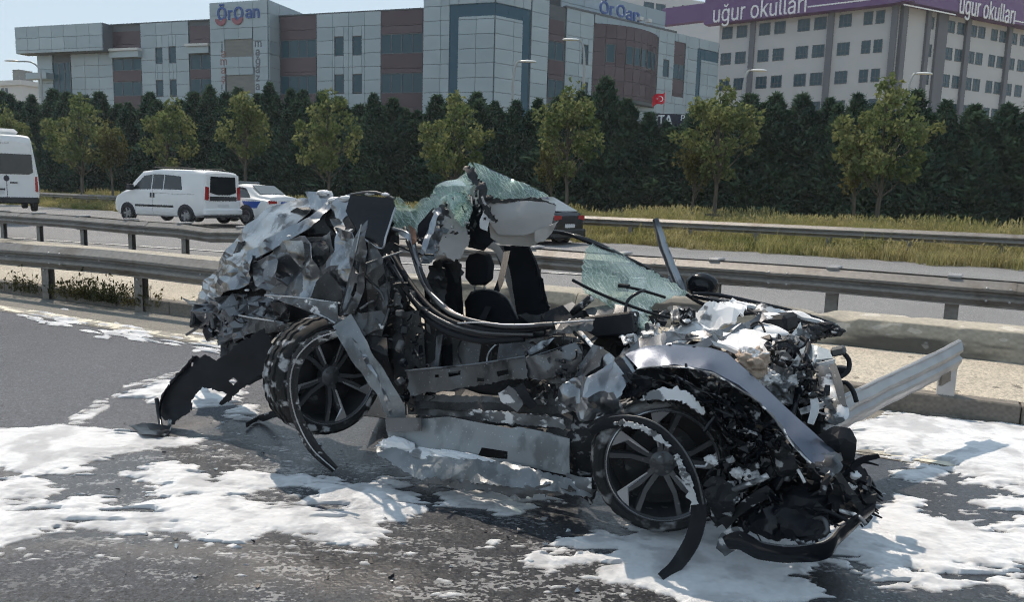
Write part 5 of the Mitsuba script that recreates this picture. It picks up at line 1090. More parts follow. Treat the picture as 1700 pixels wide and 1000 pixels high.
for pts, m in (([(598, 513, -.08), (612, 504, -.08), (620, 500, -.1)], 'm_metal_foamed'), ([(634, 546, -.02), (641, 530, -.02), (646, 512, .0)], 'm_metal_foamed'), ([(634, 546, -.02), (628, 536, -.02), (624, 530, .0)], 'm_metal_foamed'), ([(620, 475, .02), (632, 486, .02), (640, 505, .02)], 'm_bare'), ([(585, 440, .0), (612, 465, .02), (650, 500, .06)], 'm_char'), ([(655, 405, .3), (690, 420, .3), (720, 424, .3)], 'm_char'), ([(602, 440, -.05), (640, 427, .1), (668, 418, .2)], 'm_metal_foamed')): pipe('torn_strip', pts, .007, m, 10)
# beams and sill
sheet('side_beam', [(672, 617, -.02), (720, 613, -.04), (780, 607, -.03), (845, 597, -.03), (872, 593, -.02), (878, 625, -.03), (800, 638, -.03), (745, 651, -.04), (716, 651, -.04), (680, 658, -.03)], 'm_bare', .014, 6, 7, jag=2.5, holes=[[(745, 619), (762, 617), (762, 625), (746, 627)], [(790, 627), (806, 625), (806, 632), (790, 634)], [(825, 616), (843, 614), (844, 622), (827, 625)], [(724, 623), (730, 623), (730, 628), (724, 628)]])
pipe('beam_edge', [(673, 616, -.06), (780, 606, -.07), (872, 592, -.06)], .006, 'm_paint_dim'); sheet('side_beam_end', [(878, 592, .0), (955, 572, .02), (968, 588, .0), (960, 618, .0), (900, 628, .0), (880, 622, .0)], 'm_paint_dim', .02, 6, 8)
for y0, y1, o, m in ((656, 668, .06, 'm_bare'), (667, 680, .03, 'm_char'), (679, 692, .04, 'm_bare'), (690, 704, .02, 'm_char')):
    sheet('rocker_rib', [(690, y0, o), (800, y0 + 2, o), (930, y0 + 9, o), (940, y1 + 10, o - .03), (800, y1 + 2, o - .03), (692, y1, o - .03)], m, .006, 7, 9, jag=1.5)
sheet('rocker_patch', [(775, 682, -.03), (850, 684, -.04), (935, 694, -.03), (940, 712, -.03), (860, 706, -.04), (790, 698, -.03)], 'm_metal_foamed', .008, 8, 7, jag=3)
sheet('sill_panel', [(640, 698, -.08), (680, 697, -.09), (745, 693, -.09), (850, 712, -.08), (860, 709, -.08), (945, 729, -.07), (946, 790, -.10), (850, 770, -.13), (760, 762, -.15), (700, 748, -.15), (645, 728, -.11)], 'm_sill_paint', .007, 4, 8, holes=[[(800, 744), (843, 751), (842, 764), (793, 759)]], inner=[(860, 740, -.12), (700, 720, -.10)])
sheet('sill_top_strip', [(641, 694, -.11), (700, 694, -.12), (700, 716, -.13), (642, 717, -.12)], 'm_paint_dim', .004, 5, 8)
sheet('sill_back', [(640, 722, .02), (760, 735, .0), (946, 765, .02), (946, 800, .0), (760, 775, .0), (650, 745, .0)], 'm_char', .01, 5, 14)
sheet('sill_lip', [(618, 741, -.20), (640, 745, -.18), (700, 757, -.18), (850, 769, -.15), (930, 790, -.13), (988, 812, -.10), (978, 825, -.14), (920, 814, -.24), (820, 806, -.30), (760, 803, -.33), (700, 797, -.33), (660, 777, -.30), (630, 758, -.25)], 'm_sill_paint', .018, 6, 6, jag=3, inner=[(760, 785, -.30), (700, 778, -.30), (850, 790, -.26)])
sheet('sill_lip_edge', [(690, 792, -.30), (760, 800, -.31), (880, 806, -.24), (960, 814, -.14), (930, 822, -.18), (860, 822, -.26), (780, 814, -.32), (700, 802, -.33)], 'm_bare', .01, 9, 5, jag=7)
lump('foam_heap', P3(690, 752, -.15), (.26, .06, .035), 'm_foamed', .3, 4, 3, axes=AX); lump('foam_heap', P3(775, 762, -.17), (.22, .045, .025), 'm_foamed', .35, 4, 3, axes=AX)
lump('foam_heap', P3(662, 742, -.16), (.12, .05, .05), 'm_foamed', .3, 3, 3, axes=AX)
ribbon3('sill_end', [(942, 800, -.10), (962, 806, -.12), (984, 808, -.12)], .085, 'm_metal_foamed', wdir=(0, 0, 1), curl=.05)
sheet('jack_point', [(828, 652, -.06), (846, 640, -.06), (862, 655, -.06), (868, 672, -.07), (858, 684, -.07), (832, 666, -.06)], 'm_metal_foamed', .01, 12, 6)
ribbon3('belt_strap', [(862, 640, -.06), (872, 658, -.07), (886, 676, -.06)], .055, 'm_black_plastic', wdir=CE, amp=.004)
# --- front side: crumpled fender back, pillar foot
sheet('fender_rear', [(922, 655, -.06), (955, 628, -.12), (1000, 608, -.16), (1038, 598, -.16), (1048, 625, -.2), (1036, 652, -.2), (1032, 690, -.10), (1000, 680, -.10), (960, 680, -.08), (925, 685, -.05)], 'm_paint', .05, 5, 7, jag=2, inner=[(985, 640, -.2), (950, 660, -.14)])
ribbon3('foam_edge', [(930, 682, -.10), (965, 670, -.16), (1000, 668, -.17), (1030, 680, -.14)], .045, 'm_metal_foamed', wdir=(0, 0, 1), amp=.008, curl=.03, ragged=.004)
sheet('pillar_foot', [(943, 652, -.03), (962, 604, -.02), (982, 570, .0), (1003, 576, -.03), (1000, 610, -.08), (962, 630, -.08)], 'm_paint_dim', .02, 6, 7); sheet('pillar_foot_fold', [(998, 576, -.05), (1022, 596, -.10), (1014, 612, -.12), (1001, 612, -.09)], 'm_paint', .014, 9, 6)
pipe('pillar_strut', [(946, 532, .22), (966, 555, .12), (984, 576, .02)], .011, 'm_foamed'); ribbon3('hinge_strap', [(1026, 598, -.16), (1040, 616, -.20), (1052, 634, -.22)], .035, 'm_black_gloss', wdir=CE)
sheet('dash_side', [(878, 585, .12), (925, 560, .12), (965, 568, .1), (962, 604, .05), (945, 640, .05), (884, 634, .08)], 'm_bare', .04, 6, 8); sheet('torn_trim', [(872, 584, .06), (898, 566, .05), (922, 560, .05), (905, 576, .03), (882, 592, .03)], 'm_paint', .012, 10, 6)
sheet('pillar_cover', [(900, 532, .3), (935, 510, .3), (958, 540, .2), (990, 560, .1), (985, 580, .06), (950, 566, .1), (915, 560, .2)], 'm_black_plastic', .03, 7, 8)
# --- front fender: one long clean curved panel
sheet('front_fender', [(1037, 590, -.16), (1070, 577, -.08), (1112, 574, -.03), (1180, 580, .03), (1206, 588, .04), (1250, 627, .0), (1300, 675, -.03), (1350, 720, -.08), (1390, 755, -.13), (1378, 784, -.20), (1366, 778, -.20), (1345, 768, -.19), (1300, 716, -.17), (1262, 671, -.19), (1225, 641, -.21), (1180, 617, -.22), (1120, 607, -.23), (1060, 613, -.22)], 'm_paint_clean', .0, 4, 6, th=.006, smooth=60, kern='thin_plate_spline',
      inner=[(1110, 592, -.17), (1180, 600, -.16), (1230, 632, -.15), (1280, 674, -.13), (1330, 724, -.15)])
ribbon3('fender_edge', [(1058, 614, -.23), (1120, 609, -.24), (1180, 619, -.23), (1226, 643, -.22), (1264, 674, -.20), (1302, 718, -.18), (1346, 770, -.20)], .03, 'm_metal_foamed', 50, .004, wdir=CN, ragged=.006, amp=.004)
sheet('fender_tip', [(1345, 748, -.16), (1392, 752, -.15), (1398, 772, -.16), (1382, 792, -.22), (1360, 782, -.22)], 'm_paint_dim', .03, 9, 6, jag=5)
sheet('arch_liner', [(1030, 642, -.06), (1060, 614, -.14), (1120, 608, -.16), (1180, 618, -.15), (1226, 642, -.14), (1264, 673, -.12), (1302, 718, -.10), (1340, 766, -.10), (1310, 790, .0), (1262, 770, .06), (1226, 730, .04), (1180, 686, -.02), (1120, 662, -.06), (1060, 672, -.06), (1025, 690, -.04)], 'm_black_foamed', .06, 6, 7, jag=6)
sheet('arch_liner_fold', [(1022, 630, -.20), (1050, 622, -.24), (1085, 628, -.24), (1080, 655, -.2), (1046, 662, -.18), (1026, 650, -.18)], 'm_black_gloss', .022, 8, 7, jag=3)
for pts in ([(1085, 612, -.22), (1140, 632, -.24), (1190, 660, -.22), (1240, 710, -.18)], [(1110, 620, -.24), (1170, 650, -.22), (1230, 690, -.18), (1290, 750, -.14)], [(1066, 640, -.2), (1120, 640, -.22), (1190, 690, -.2), (1220, 740, -.16)]): ribbon3('liner_strip', pts, [.012, .03, .014], 'm_black_gloss', 30, .004, amp=.012)
ribbon3('inner_arch', [(1012, 696, -.10), (1048, 672, -.16), (1096, 660, -.18), (1140, 668, -.17), (1180, 704, -.14), (1206, 752, -.10), (1212, 810, -.08)], [.03, .06, .08, .08, .07, .07, .05], 'm_char_foamed', 50, .008, wdir=CN, amp=.012, ragged=.012, curl=.03)
ribbon3('foam_crust', [(1072, 662, -.22), (1096, 656, -.24), (1126, 658, -.24), (1146, 668, -.23), (1166, 686, -.2)], [.02, .05, .05, .04, .015], 'm_foamed', 36, .02, wdir=(0, .3, 1), amp=.006, ragged=.004)
sheet('sill_front_end', [(950, 682, .06), (985, 690, .02), (1000, 720, .0), (1004, 800, .0), (985, 838, .0), (950, 812, .04)], 'm_black_foamed', .03, 7, 7, jag=4)
sheet('foam_sheet', [(1172, 800, -.13), (1200, 790, -.15), (1232, 812, -.15), (1222, 850, -.15), (1196, 880, -.13), (1176, 872, -.12)], 'm_char_foamed', .03, 8, 7, jag=5)
# --- front end: engine, bumper remains
sheet('hood_foamed', [(1062, 560, .45), (1092, 547, .6), (1150, 524, .95), (1214, 509, 1.25), (1240, 520, 1.22), (1215, 541, .95), (1150, 559, .62), (1082, 577, .32)], 'm_foamed', .05, 4, 9, jag=4, th=.012); sheet('hood_skin', [(1008, 592, .08), (1060, 560, .32), (1140, 553, .55), (1230, 540, .85), (1186, 562, .5), (1100, 574, .2), (1040, 590, .0)], 'm_paint_dim', .025, 4, 8)
sheet('hood_scrap', [(1100, 572, .14), (1160, 566, .3), (1236, 540, .8), (1262, 528, .95), (1270, 538, .9), (1210, 565, .5), (1160, 580, .2), (1110, 582, .06)], 'm_paint_dim', .03, 5, 8); sheet('hood_scrap', [(1030, 575, .2), (1052, 548, .4), (1100, 520, .7), (1120, 512, .9), (1105, 538, .7), (1075, 560, .4)], 'm_metal_foamed', .05, 7, 8, jag=6)
sheet('far_fender', [(1183, 490, 1.60), (1250, 504, 1.62), (1330, 524, 1.62), (1390, 543, 1.58), (1393, 552, 1.56), (1340, 546, 1.52), (1270, 527, 1.46), (1190, 500, 1.46)], 'm_metal_foamed', .02, 6, 7, jag=2); pipe('far_fender_edge', [(1150, 488, 1.58), (1185, 489, 1.61), (1250, 502, 1.63), (1330, 521, 1.63), (1386, 540, 1.6)], .014, 'm_black_gloss', 36); ribbon3('far_fender_foam', [(1210, 502, 1.56), (1290, 520, 1.56), (1372, 540, 1.54)], .05, 'm_foamed', 30, .02, wdir=CN, amp=.012)
for q in ((1368, 548, 1.5, .07, 'm_black_plastic'), (1386, 550, 1.5, .05, 'm_char_foamed'), (1345, 552, 1.4, .09, 'm_char'), (1330, 560, 1.2, .08, 'm_char_foamed')): lump('broken_bracket', P3(*q[:3]), (q[3], q[3] * .8, q[3] * .6), q[4], .8, 2, 4)
sheet('engine_cover', [(1165, 576, .42), (1186, 556, .66), (1240, 555, .72), (1290, 564, .66), (1284, 592, .44), (1246, 600, .36), (1200, 588, .34)], 'm_foamed', .03, 5, 8, th=.02); sheet('engine_side', [(1165, 576, .42), (1200, 588, .34), (1246, 600, .36), (1284, 592, .44), (1280, 640, .42), (1230, 640, .34), (1180, 620, .34)], 'm_char_foamed', .05, 7, 8)
lump('reservoir', P3(1260, 550, .9), (.15, .11, .045), 'm_foamed', .12, 3, 2, axes=AX); ribbon3('reservoir_band', [(1228, 552, .84), (1262, 560, .80), (1296, 556, .86)], .035, 'm_black_plastic', wdir=(0, 0, 1)); cbox('fuse_box', 1288, 536, 1.1, (.10, .09, .05), 'm_black_plastic', (0, 10, 15), .02); lump('fuse_box_foam', P3(1285, 526, 1.1), (.10, .09, .02), 'm_foamed', .3)
sheet('radiator_support', [(1302, 560, .9), (1325, 535, 1.1), (1345, 545, 1.1), (1350, 575, .9), (1330, 600, .75), (1310, 590, .8)], 'm_metal_foamed', .05, 7, 7, jag=5)
lump('tan_insulation', P3(1246, 604, .30), (.085, .07, .075), 'm_tan_foam', .5, 4, 3.2)
lump('foam_clump', P3(1290, 640, .42), (.11, .09, .10), 'm_metal_foamed', .8, 4, 4); lump('foam_clump', P3(1270, 628, .36), (.07, .06, .04), 'm_foamed', .7, 3, 4); lump('foam_clump', P3(1310, 615, .6), (.08, .08, .06), 'm_metal_foamed', .8, 3, 5)
for q in ((1298, 578, .66, .055), (1290, 596, .58, .05), (1308, 588, .62, .04)):
    k = place(lathe([(q[3], -.03), (q[3], .03), (q[3] * .7, .035), (q[3] * .62, .0), (q[3] * .62, -.03)], 22), np.array([CE, -CN * .8 + np.array([0, 0, .6]), np.cross(CE, -CN * .8 + np.array([0, 0, .6]))]), P3(*q[:3])); obj('pulley', k, 'm_bare', wr, smooth=35)
sheet('headlight', [(1318, 590, .75), (1346, 577, .78), (1376, 588, .72), (1384, 602, .66), (1352, 604, .64)], 'm_clear_lens', .012, 7, 6, th=.02); ribbon3('headlight_rim', [(1312, 592, .72), (1335, 598, .66), (1356, 608, .62), (1384, 604, .64)], .03, 'm_foamed', wdir=(0, 0, 1), amp=.01)
ribbon3('front_strut', [(1364, 610, .58), (1374, 650, .50), (1386, 690, .42), (1376, 706, .38)], [.05, .08, .10, .05], 'm_metal_foamed', 30, .01, wdir=CE, amp=.014, curl=.03); ribbon3('front_strut', [(1382, 606, .6), (1392, 640, .5), (1400, 676, .42)], [.03, .04, .03], 'm_bare', 24, .008, wdir=CE)
ribbon3('front_strut', [(1346, 655, .4), (1352, 680, .36), (1345, 705, .33)], [.03, .04, .03], 'm_foamed', 20, .01, wdir=CE, amp=.01); ribbon3('front_strut', [(1330, 682, .38), (1352, 676, .38), (1370, 672, .4)], .03, 'm_foamed', 16, .01, wdir=(0, 0, 1), amp=.008)
pipe('hose', [(1378, 590, .7), (1396, 585, .72), (1409, 598, .72), (1408, 616, .70), (1394, 626, .66), (1382, 620, .64)], .012, 'm_black_plastic', 36); pipe('hose', [(1388, 640, .6), (1404, 636, .6), (1416, 650, .6), (1422, 668, .58)], .012, 'm_black_plastic', 24); pipe('hose', [(1330, 560, .8), (1342, 572, .75), (1338, 600, .6), (1350, 650, .5), (1362, 700, .4)], .014, 'm_black_plastic', 30); pipe('hose', [(1292, 590, .6), (1318, 610, .5), (1325, 650, .42), (1315, 690, .32)], .016, 'm_black_gloss', 30)
cbox('lamp_bulb', 1392, 583, .72, (.035, .03, .022), 'm_bare', (0, 20, 0)); cbox('motor', 1395, 615, .74, (.04, .04, .02), 'm_black_plastic')
sheet('dark_fairing', [(1358, 724, -.10), (1385, 711, -.10), (1408, 714, -.08), (1418, 732, -.06), (1415, 764, -.06), (1398, 764, -.08), (1380, 742, -.10)], 'm_black_plastic', .008, 6, 7, inner=[(1396, 735, -.16)], th=.012)
sheet('bumper_mesh', [(1370, 760, -.06), (1415, 752, .0), (1440, 785, .0), (1460, 825, .0), (1448, 850, -.05), (1405, 862, -.12), (1372, 830, -.12)], 'm_black_plastic', .05, 8, 7, jag=7)
rg = np.random.default_rng(12)
for i in range(26):
    a = (1385 + rg.uniform(0, 45), 768 + i * 3.2 + rg.uniform(-4, 4), rg.uniform(-.12, .05)); b = (a[0] + rg.uniform(18, 48), a[1] + rg.uniform(5, 30), a[2] + rg.uniform(-.05, .05)); b = (min(b[0], 1466), b[1], b[2]); ribbon3('grille_slat', [a, ((a[0] + b[0]) / 2, (a[1] + b[1]) / 2 - 3, a[2]), b], [.02, .014, .006], ('m_black_plastic', 'm_black_gloss', 'm_char_foamed')[i % 3], 8, .004, wdir=(0, 0, 1))
ribbon3('grille_bar', [(1398, 790, -.1), (1425, 768, -.06), (1460, 756, -.04)], [.02, .03, .02], 'm_black_gloss', wdir=(0, 0, 1), amp=.006); ribbon3('grille_bar', [(1376, 772, -.14), (1400, 800, -.14), (1436, 850, -.12)], .03, 'm_bare', wdir=CE, amp=.006)
ribbon3('bumper_lip', [(1208, 900, -.30), (1232, 897, -.32), (1262, 912, -.34), (1310, 920, -.35), (1366, 913, -.36), (1392, 888, -.30), (1424, 860, -.22), (1446, 842, -.14)], [.05, .09, .08, .07, .08, .06, .04], 'm_black_gloss', 60, .012, wdir=(0, -.25, 1), amp=.008, curl=.03)
pipe('bumper_lip_edge', [(1228, 888, -.33), (1262, 902, -.35), (1310, 909, -.36), (1368, 902, -.37), (1396, 876, -.3)], .009, 'm_bare', 40); ribbon3('bumper_lip_end', [(1200, 914, -.28), (1212, 898, -.30), (1228, 890, -.31)], [.05, .09, .06], 'm_metal_foamed', wdir=(0, -.2, 1), amp=.014)
for pts, r, m in (([(1215, 892, -.2), (1240, 884, -.24), (1244, 874, -.26)], .006, 'm_black_plastic'), ([(1300, 876, -.2), (1318, 892, -.26), (1330, 904, -.3), (1345, 905, -.34)], .009, 'm_black_foamed'), ([(1330, 872, -.2), (1350, 884, -.26), (1356, 900, -.3)], .008, 'm_black_gloss'), ([(1345, 866, -.2), (1366, 862, -.26), (1374, 880, -.3), (1368, 890, -.32)], .01, 'm_bare'), ([(1395, 848, -.2), (1425, 858, -.24), (1438, 872, -.26)], .009, 'm_metal_foamed'), ([(1350, 846, -.2), (1375, 850, -.24), (1420, 872, -.26)], .008, 'm_black_plastic'), ([(1180, 830, -.1), (1215, 815, -.16), (1255, 800, -.16), (1275, 790, -.14)], .014, 'm_metal_foamed'), ([(1290, 720, -.05), (1310, 760, -.1), (1306, 800, -.14)], .012, 'm_bare'), ([(1318, 770, -.14), (1330, 790, -.16), (1336, 802, -.16)], .007, 'm_foamed')): pipe('bent_rod', pts, r, m, 18)
sheet('foamed_hub_carrier', [(1180, 770, -.04), (1215, 762, -.06), (1245, 800, -.08), (1226, 850, -.08), (1192, 880, -.06), (1170, 850, -.04)], 'm_char_foamed', .05, 8, 7, jag=6); sheet('subframe_panel', [(1240, 745, .02), (1290, 720, .0), (1330, 770, -.02), (1300, 790, -.04), (1270, 800, -.04), (1250, 780, -.02)], 'm_metal_foamed', .04, 8, 7, jag=6)
sheet('bumper_skin', [(1255, 800, .0), (1300, 790, -.05), (1350, 790, -.12), (1405, 830, -.14), (1400, 868, -.16), (1330, 880, -.14), (1270, 872, -.06), (1240, 850, .0)], 'm_black_plastic', .05, 6, 8, jag=5); sheet('bumper_grid', [(1290, 850, -.22), (1330, 838, -.22), (1372, 850, -.24), (1380, 885, -.28), (1350, 902, -.3), (1305, 895, -.28)], 'm_black_plastic', .04, 9, 7, jag=5)
ribbon3('brake_duct', [(1278, 845, -.16), (1286, 866, -.2), (1278, 890, -.22)], .07, 'm_black_gloss', wdir=CE, amp=.012, curl=.04); ribbon3('lower_arm', [(1200, 872, -.12), (1240, 836, -.14), (1280, 815, -.12)], [.05, .04, .06], 'm_char_foamed', wdir=(0, 0, 1), amp=.012)
for q in ((1248, 790, -.12, .035), (1224, 786, -.12, .03), (1180, 764, -.2, .025), (1212, 805, -.12, .02), (1290, 724, -.12, .02), (1300, 700, -.1, .016), (1240, 715, -.14, .018), (1184, 768, -.2, .02), (1420, 790, -.1, .02), (1414, 808, -.1, .02)): lump('foam_blob', P3(*q[:3]), (q[3], q[3], q[3] * .8), 'm_foamed', .6, 2, 4)
# --- windscreen, cowl, wipers, mirror
sheet('windscreen', [(972, 412, .78), (985, 402, .84), (1010, 411, .95), (1060, 440, 1.15), (1110, 470, 1.38), (1142, 490, 1.5), (1112, 496, 1.2), (1078, 511, .9), (1064, 530, .62), (1042, 529, .58), (1000, 500, .52), (970, 482, .52), (966, 445, .64)], 'm_cracked_glass', .014, 3, 8, jag=3, th=.006)
sheet('windscreen_shard', [(1040, 528, .56), (1064, 530, .58), (1078, 512, .8), (1086, 520, .72), (1070, 538, .55), (1078, 545, .5), (1050, 545, .48)], 'm_cracked_glass', .02, 9, 6, jag=3)
pipe('screen_pillar', [(905, 384, .95), (940, 388, .86), (980, 403, .84), (1060, 438, 1.15), (1110, 468, 1.38), (1160, 502, 1.58), (1195, 512, 1.6)], .013, 'm_black_gloss', 50); pipe('screen_pillar', [(930, 384, .9), (985, 400, .9), (1065, 440, 1.2), (1150, 494, 1.6)], .006, 'm_bare', 40)
pipe('wiper', [(950, 465, .40), (985, 483, .46), (1030, 502, .5), (1080, 520, .56), (1112, 528, .6)], .009, 'm_black_plastic', 30); pipe('wiper', [(1031, 475, .7), (1064, 482, .8), (1104, 494, .95)], .009, 'm_black_plastic', 20); cbox('wiper_head', 1036, 475, .7, (.035, .012, .012), 'm_black_plastic'); pipe('cable', [(1036, 530, .45), (1042, 500, .5), (1060, 486, .55), (1070, 482, .6)], .009, 'm_black_gloss', 24)
ribbon3('torn_pillar_strip', [(1088, 364, 1.62), (1098, 396, 1.6), (1112, 436, 1.58), (1124, 466, 1.56), (1132, 486, 1.55)], [.03, .05, .055, .055, .05], 'm_paint', 36, .008, wdir=CE, curl=.05, amp=.003)
mc = P3(1165, 474, 1.72); mk = lump('mirror', mc, (.115, .075, .085), 'm_black_gloss', .08, 3, 2, axes=AX); sheet('mirror_glass', [(1142, 468, 1.66), (1150, 458, 1.66), (1180, 464, 1.66), (1188, 476, 1.66), (1172, 489, 1.66), (1148, 488, 1.66)], 'm_black_gloss', 0, 5, 8); sheet('mirror_base', [(1106, 466, 1.6), (1114, 452, 1.62), (1126, 452, 1.62), (1138, 470, 1.62), (1142, 490, 1.6), (1112, 486, 1.58)], 'm_paint_dim', .012, 6, 7)
cbox('dash_module', 1012, 540, .45, (.15, .12, .06), 'm_black_plastic', (5, 12, -8)); sheet('dash_module_lid', [(972, 516, .5), (1020, 505, .62), (1048, 512, .6), (1050, 522, .5), (1030, 538, .4), (988, 542, .36)], 'm_bare', .008, 7, 8, holes=[[(990, 527), (1030, 520), (1032, 524), (994, 532)]]); pipe('steering_column', [(940, 524, .5), (960, 512, .5), (982, 494, .5)], .022, 'm_char_foamed'); sheet('dash_flap', [(930, 512, .45), (950, 502, .5), (956, 506, .48), (944, 522, .42), (936, 520, .42)], 'm_beige', .004, 9, 6); sheet('dash_pad', [(900, 528, .42), (928, 508, .46), (945, 530, .36), (960, 552, .25), (925, 558, .3)], 'm_black_plastic', .012, 8, 7)
rg = np.random.default_rng(21)
for i in range(16):
    px = rg.uniform(1040, 1175); py = 575 - (px - 1040) * .42 + rg.uniform(-18, 14); of = np.interp(px, [1040, 1175], [.35, 1.0]) + rg.uniform(-.1, .1); s = rg.uniform(8, 20)
    sheet('cowl_scrap', [(px + s * math.cos(a) * rg.uniform(.5, 1.2), py + s * .6 * math.sin(a) * rg.uniform(.5, 1.2), of - .18 * math.sin(a)) for a in np.linspace(0, 6.28, 7)[:-1]], ('m_foamed', 'm_black_plastic', 'm_char', 'm_metal_foamed', 'm_foamed')[i % 5], .02, 10, 5, th=.008)
pipe('cowl_rail', [(1060, 515, .9), (1110, 520, .95), (1180, 528, 1.1), (1260, 520, 1.3), (1330, 535, 1.4)], .012, 'm_black_plastic', 30); pipe('cowl_rail', [(1150, 492, 1.5), (1190, 500, 1.45), (1240, 515, 1.4)], .016, 'm_black_gloss'); pipe('hood_strut', [(1248, 545, .8), (1262, 530, .95), (1250, 518, 1.1), (1225, 510, 1.25)], .008, 'm_black_plastic'); pipe('hood_strut', [(1246, 556, .75), (1247, 540, .8), (1262, 536, .85), (1270, 552, .8)], .006, 'm_black_plastic')
# --- cabin: seats, pillars, crushed roof
def cushion(name, outline, off, d, mat):
    v = [];
    for px, py in outline: v += [P3(px, py, off), P3(px, py, off + d)]
    c = np.mean(v, 0); inner = [c + (q - c) * .88 - CN * s for q in v for s in (.04, -.04)]
    return obj(name, hull(np.array(v + inner)), mat, wr, smooth=50)
cushion('headrest', [(776, 432), (782, 420), (798, 416), (812, 421), (818, 440), (816, 466), (806, 474), (784, 474), (775, 462)], .75, .12, 'm_fabric'); pipe('headrest_post', [(788, 470, .8), (789, 490, .8)], .007, 'm_rim_face', 6); pipe('headrest_post', [(804, 470, .8), (805, 490, .8)], .007, 'm_rim_face', 6)
cushion('front_seat', [(772, 500), (782, 484), (812, 480), (840, 492), (860, 528), (868, 560), (775, 560)], .72, .18, 'm_fabric'); cushion('rear_seat', [(705, 470), (722, 432), (744, 425), (762, 440), (764, 530), (770, 560), (712, 540)], .62, .2, 'm_fabric')
sheet('far_pillar', [(838, 409, 1.25), (876, 404, 1.25), (890, 436, 1.25), (916, 530, 1.2), (912, 545, 1.2), (864, 545, 1.2), (852, 470, 1.22)], 'm_fabric', .012, 4, 10, th=.03); ribbon3('far_pillar_trim', [(800, 402, 1.35), (826, 414, 1.35), (842, 450, 1.32), (852, 498, 1.3), (866, 532, 1.28)], [.05, .05, .03, .025], 'm_beige', 40, .008, wdir=CE, curl=.02); sheet('far_window', [(818, 408, 1.38), (838, 408, 1.36), (850, 460, 1.34), (852, 505, 1.34), (838, 462, 1.36)], 'm_bare', .01, 8, 7)
sheet('roof_glass_left', [(646, 362, .42), (652, 336, .5), (668, 332, .56), (690, 350, .52), (735, 310, .62), (770, 284, .72), (786, 273, .8), (793, 300, .66), (786, 335, .55), (776, 366, .5), (768, 378, .48), (758, 360, .5), (748, 330, .54), (730, 342, .5), (700, 378, .42), (690, 386, .40), (672, 372, .42), (655, 388, .4)], 'm_cracked_glass', .035, 5, 7, jag=3, th=.006, inner=[(740, 330, .46), (665, 355, .44), (770, 310, .6)])
sheet('roof_glass_right', [(787, 272, .82), (800, 276, .84), (850, 300, .92), (902, 323, 1.0), (912, 330, 1.0), (880, 335, .84), (820, 334, .72), (806, 318, .72), (793, 295, .74)], 'm_cracked_glass', .012, 4, 7, jag=2, th=.006, inner=[(840, 318, .76)])
sheet('roof_skin', [(800, 274, .9), (850, 298, .98), (904, 323, 1.04), (912, 331, 1.02), (900, 330, .98), (850, 306, .94), (806, 282, .88)], 'm_paint_clean', .003, 4, 6)
sheet('roof_underside', [(650, 362, .5), (690, 356, .55), (735, 318, .66), (786, 280, .85), (850, 306, 1.0), (905, 332, 1.05), (890, 345, 1.0), (800, 345, .75), (770, 385, .65), (700, 392, .52), (660, 388, .5)], 'm_beige', .03, 4, 10)
sheet('headliner', [(806, 337, .62), (850, 336, .72), (905, 338, .86), (921, 344, .92), (914, 372, .86), (895, 385, .78), (868, 391, .7), (828, 389, .62), (812, 370, .58)], 'm_headliner', .008, 4, 8, inner=[(860, 362, .66), (900, 355, .80)], th=.015); sheet('headliner_flap', [(812, 372, .6), (868, 390, .72), (912, 376, .86), (905, 400, .84), (880, 410, .78), (830, 405, .66), (814, 395, .6)], 'm_beige', .01, 6, 8, th=.01); sheet('sun_visor', [(888, 384, .74), (914, 374, .78), (926, 368, .82), (916, 384, .8), (902, 402, .74), (888, 402, .72)], 'm_beige', .01, 9, 7, th=.012)
ribbon3('roof_rail_trim', [(808, 334, .60), (850, 332, .70), (900, 333, .85), (922, 343, .92)], .02, 'm_char', 30, .008, wdir=(0, 0, 1), amp=.004, ragged=.004)
ribbon3('roof_crease', [(770, 284, .64), (788, 292, .60), (800, 310, .58), (806, 336, .54), (818, 360, .52), (826, 368, .52)], [.02, .05, .06, .05, .03, .01], 'm_char', 40, .01, wdir=CE, amp=.02, ragged=.008)
sheet('dark_roof_post', [(776, 345, .6), (800, 338, .6), (815, 360, .6), (820, 400, .64), (808, 414, .66), (778, 408, .62), (770, 375, .6)], 'm_fabric', .015, 6, 8, th=.02); sheet('label_tag', [(797, 366, .52), (804, 349, .53), (814, 354, .54), (810, 384, .53), (797, 378, .52)], 'm_label', .004, 9, 6); cbox('label_mark', 805, 363, .51, (.008, .003, .008), 'm_char')
sheet('torn_rear_pillar', [(722, 352, .48), (738, 340, .48), (748, 350, .46), (742, 378, .42), (725, 405, .36), (712, 440, .28), (700, 442, .26), (698, 418, .28), (706, 390, .36)], 'm_paint_dim', .03, 9, 6, jag=3); sheet('torn_rear_pillar', [(700, 412, .24), (714, 372, .36), (728, 352, .42), (734, 356, .42), (718, 390, .32), (706, 420, .24)], 'm_paint', .02, 10, 5); sheet('torn_headliner', [(745, 352, .5), (775, 360, .52), (779, 402, .5), (764, 425, .46), (748, 432, .44), (738, 420, .42), (728, 432, .4), (732, 392, .44)], 'm_headliner', .035, 6, 7, jag=4, th=.012); sheet('pillar_shade', [(694, 376, .38), (720, 346, .46), (726, 356, .44), (704, 396, .36), (694, 402, .34)], 'm_fabric', .01, 8, 7); sheet('torn_glass_flap', [(742, 326, .44), (776, 312, .5), (784, 345, .5), (776, 378, .48), (766, 380, .46), (756, 356, .44)], 'm_cracked_glass', .04, 8, 6, jag=3)
for q in ((700, 400, .3), (690, 395, .34), (780, 330, .5), (812, 330, .5), (880, 334, .8)): lump('crushed_scrap', P3(*q), (.025, .02, .02), ('m_char', 'm_metal_foamed')[int(q[0]) % 2], .9, 2, 5)
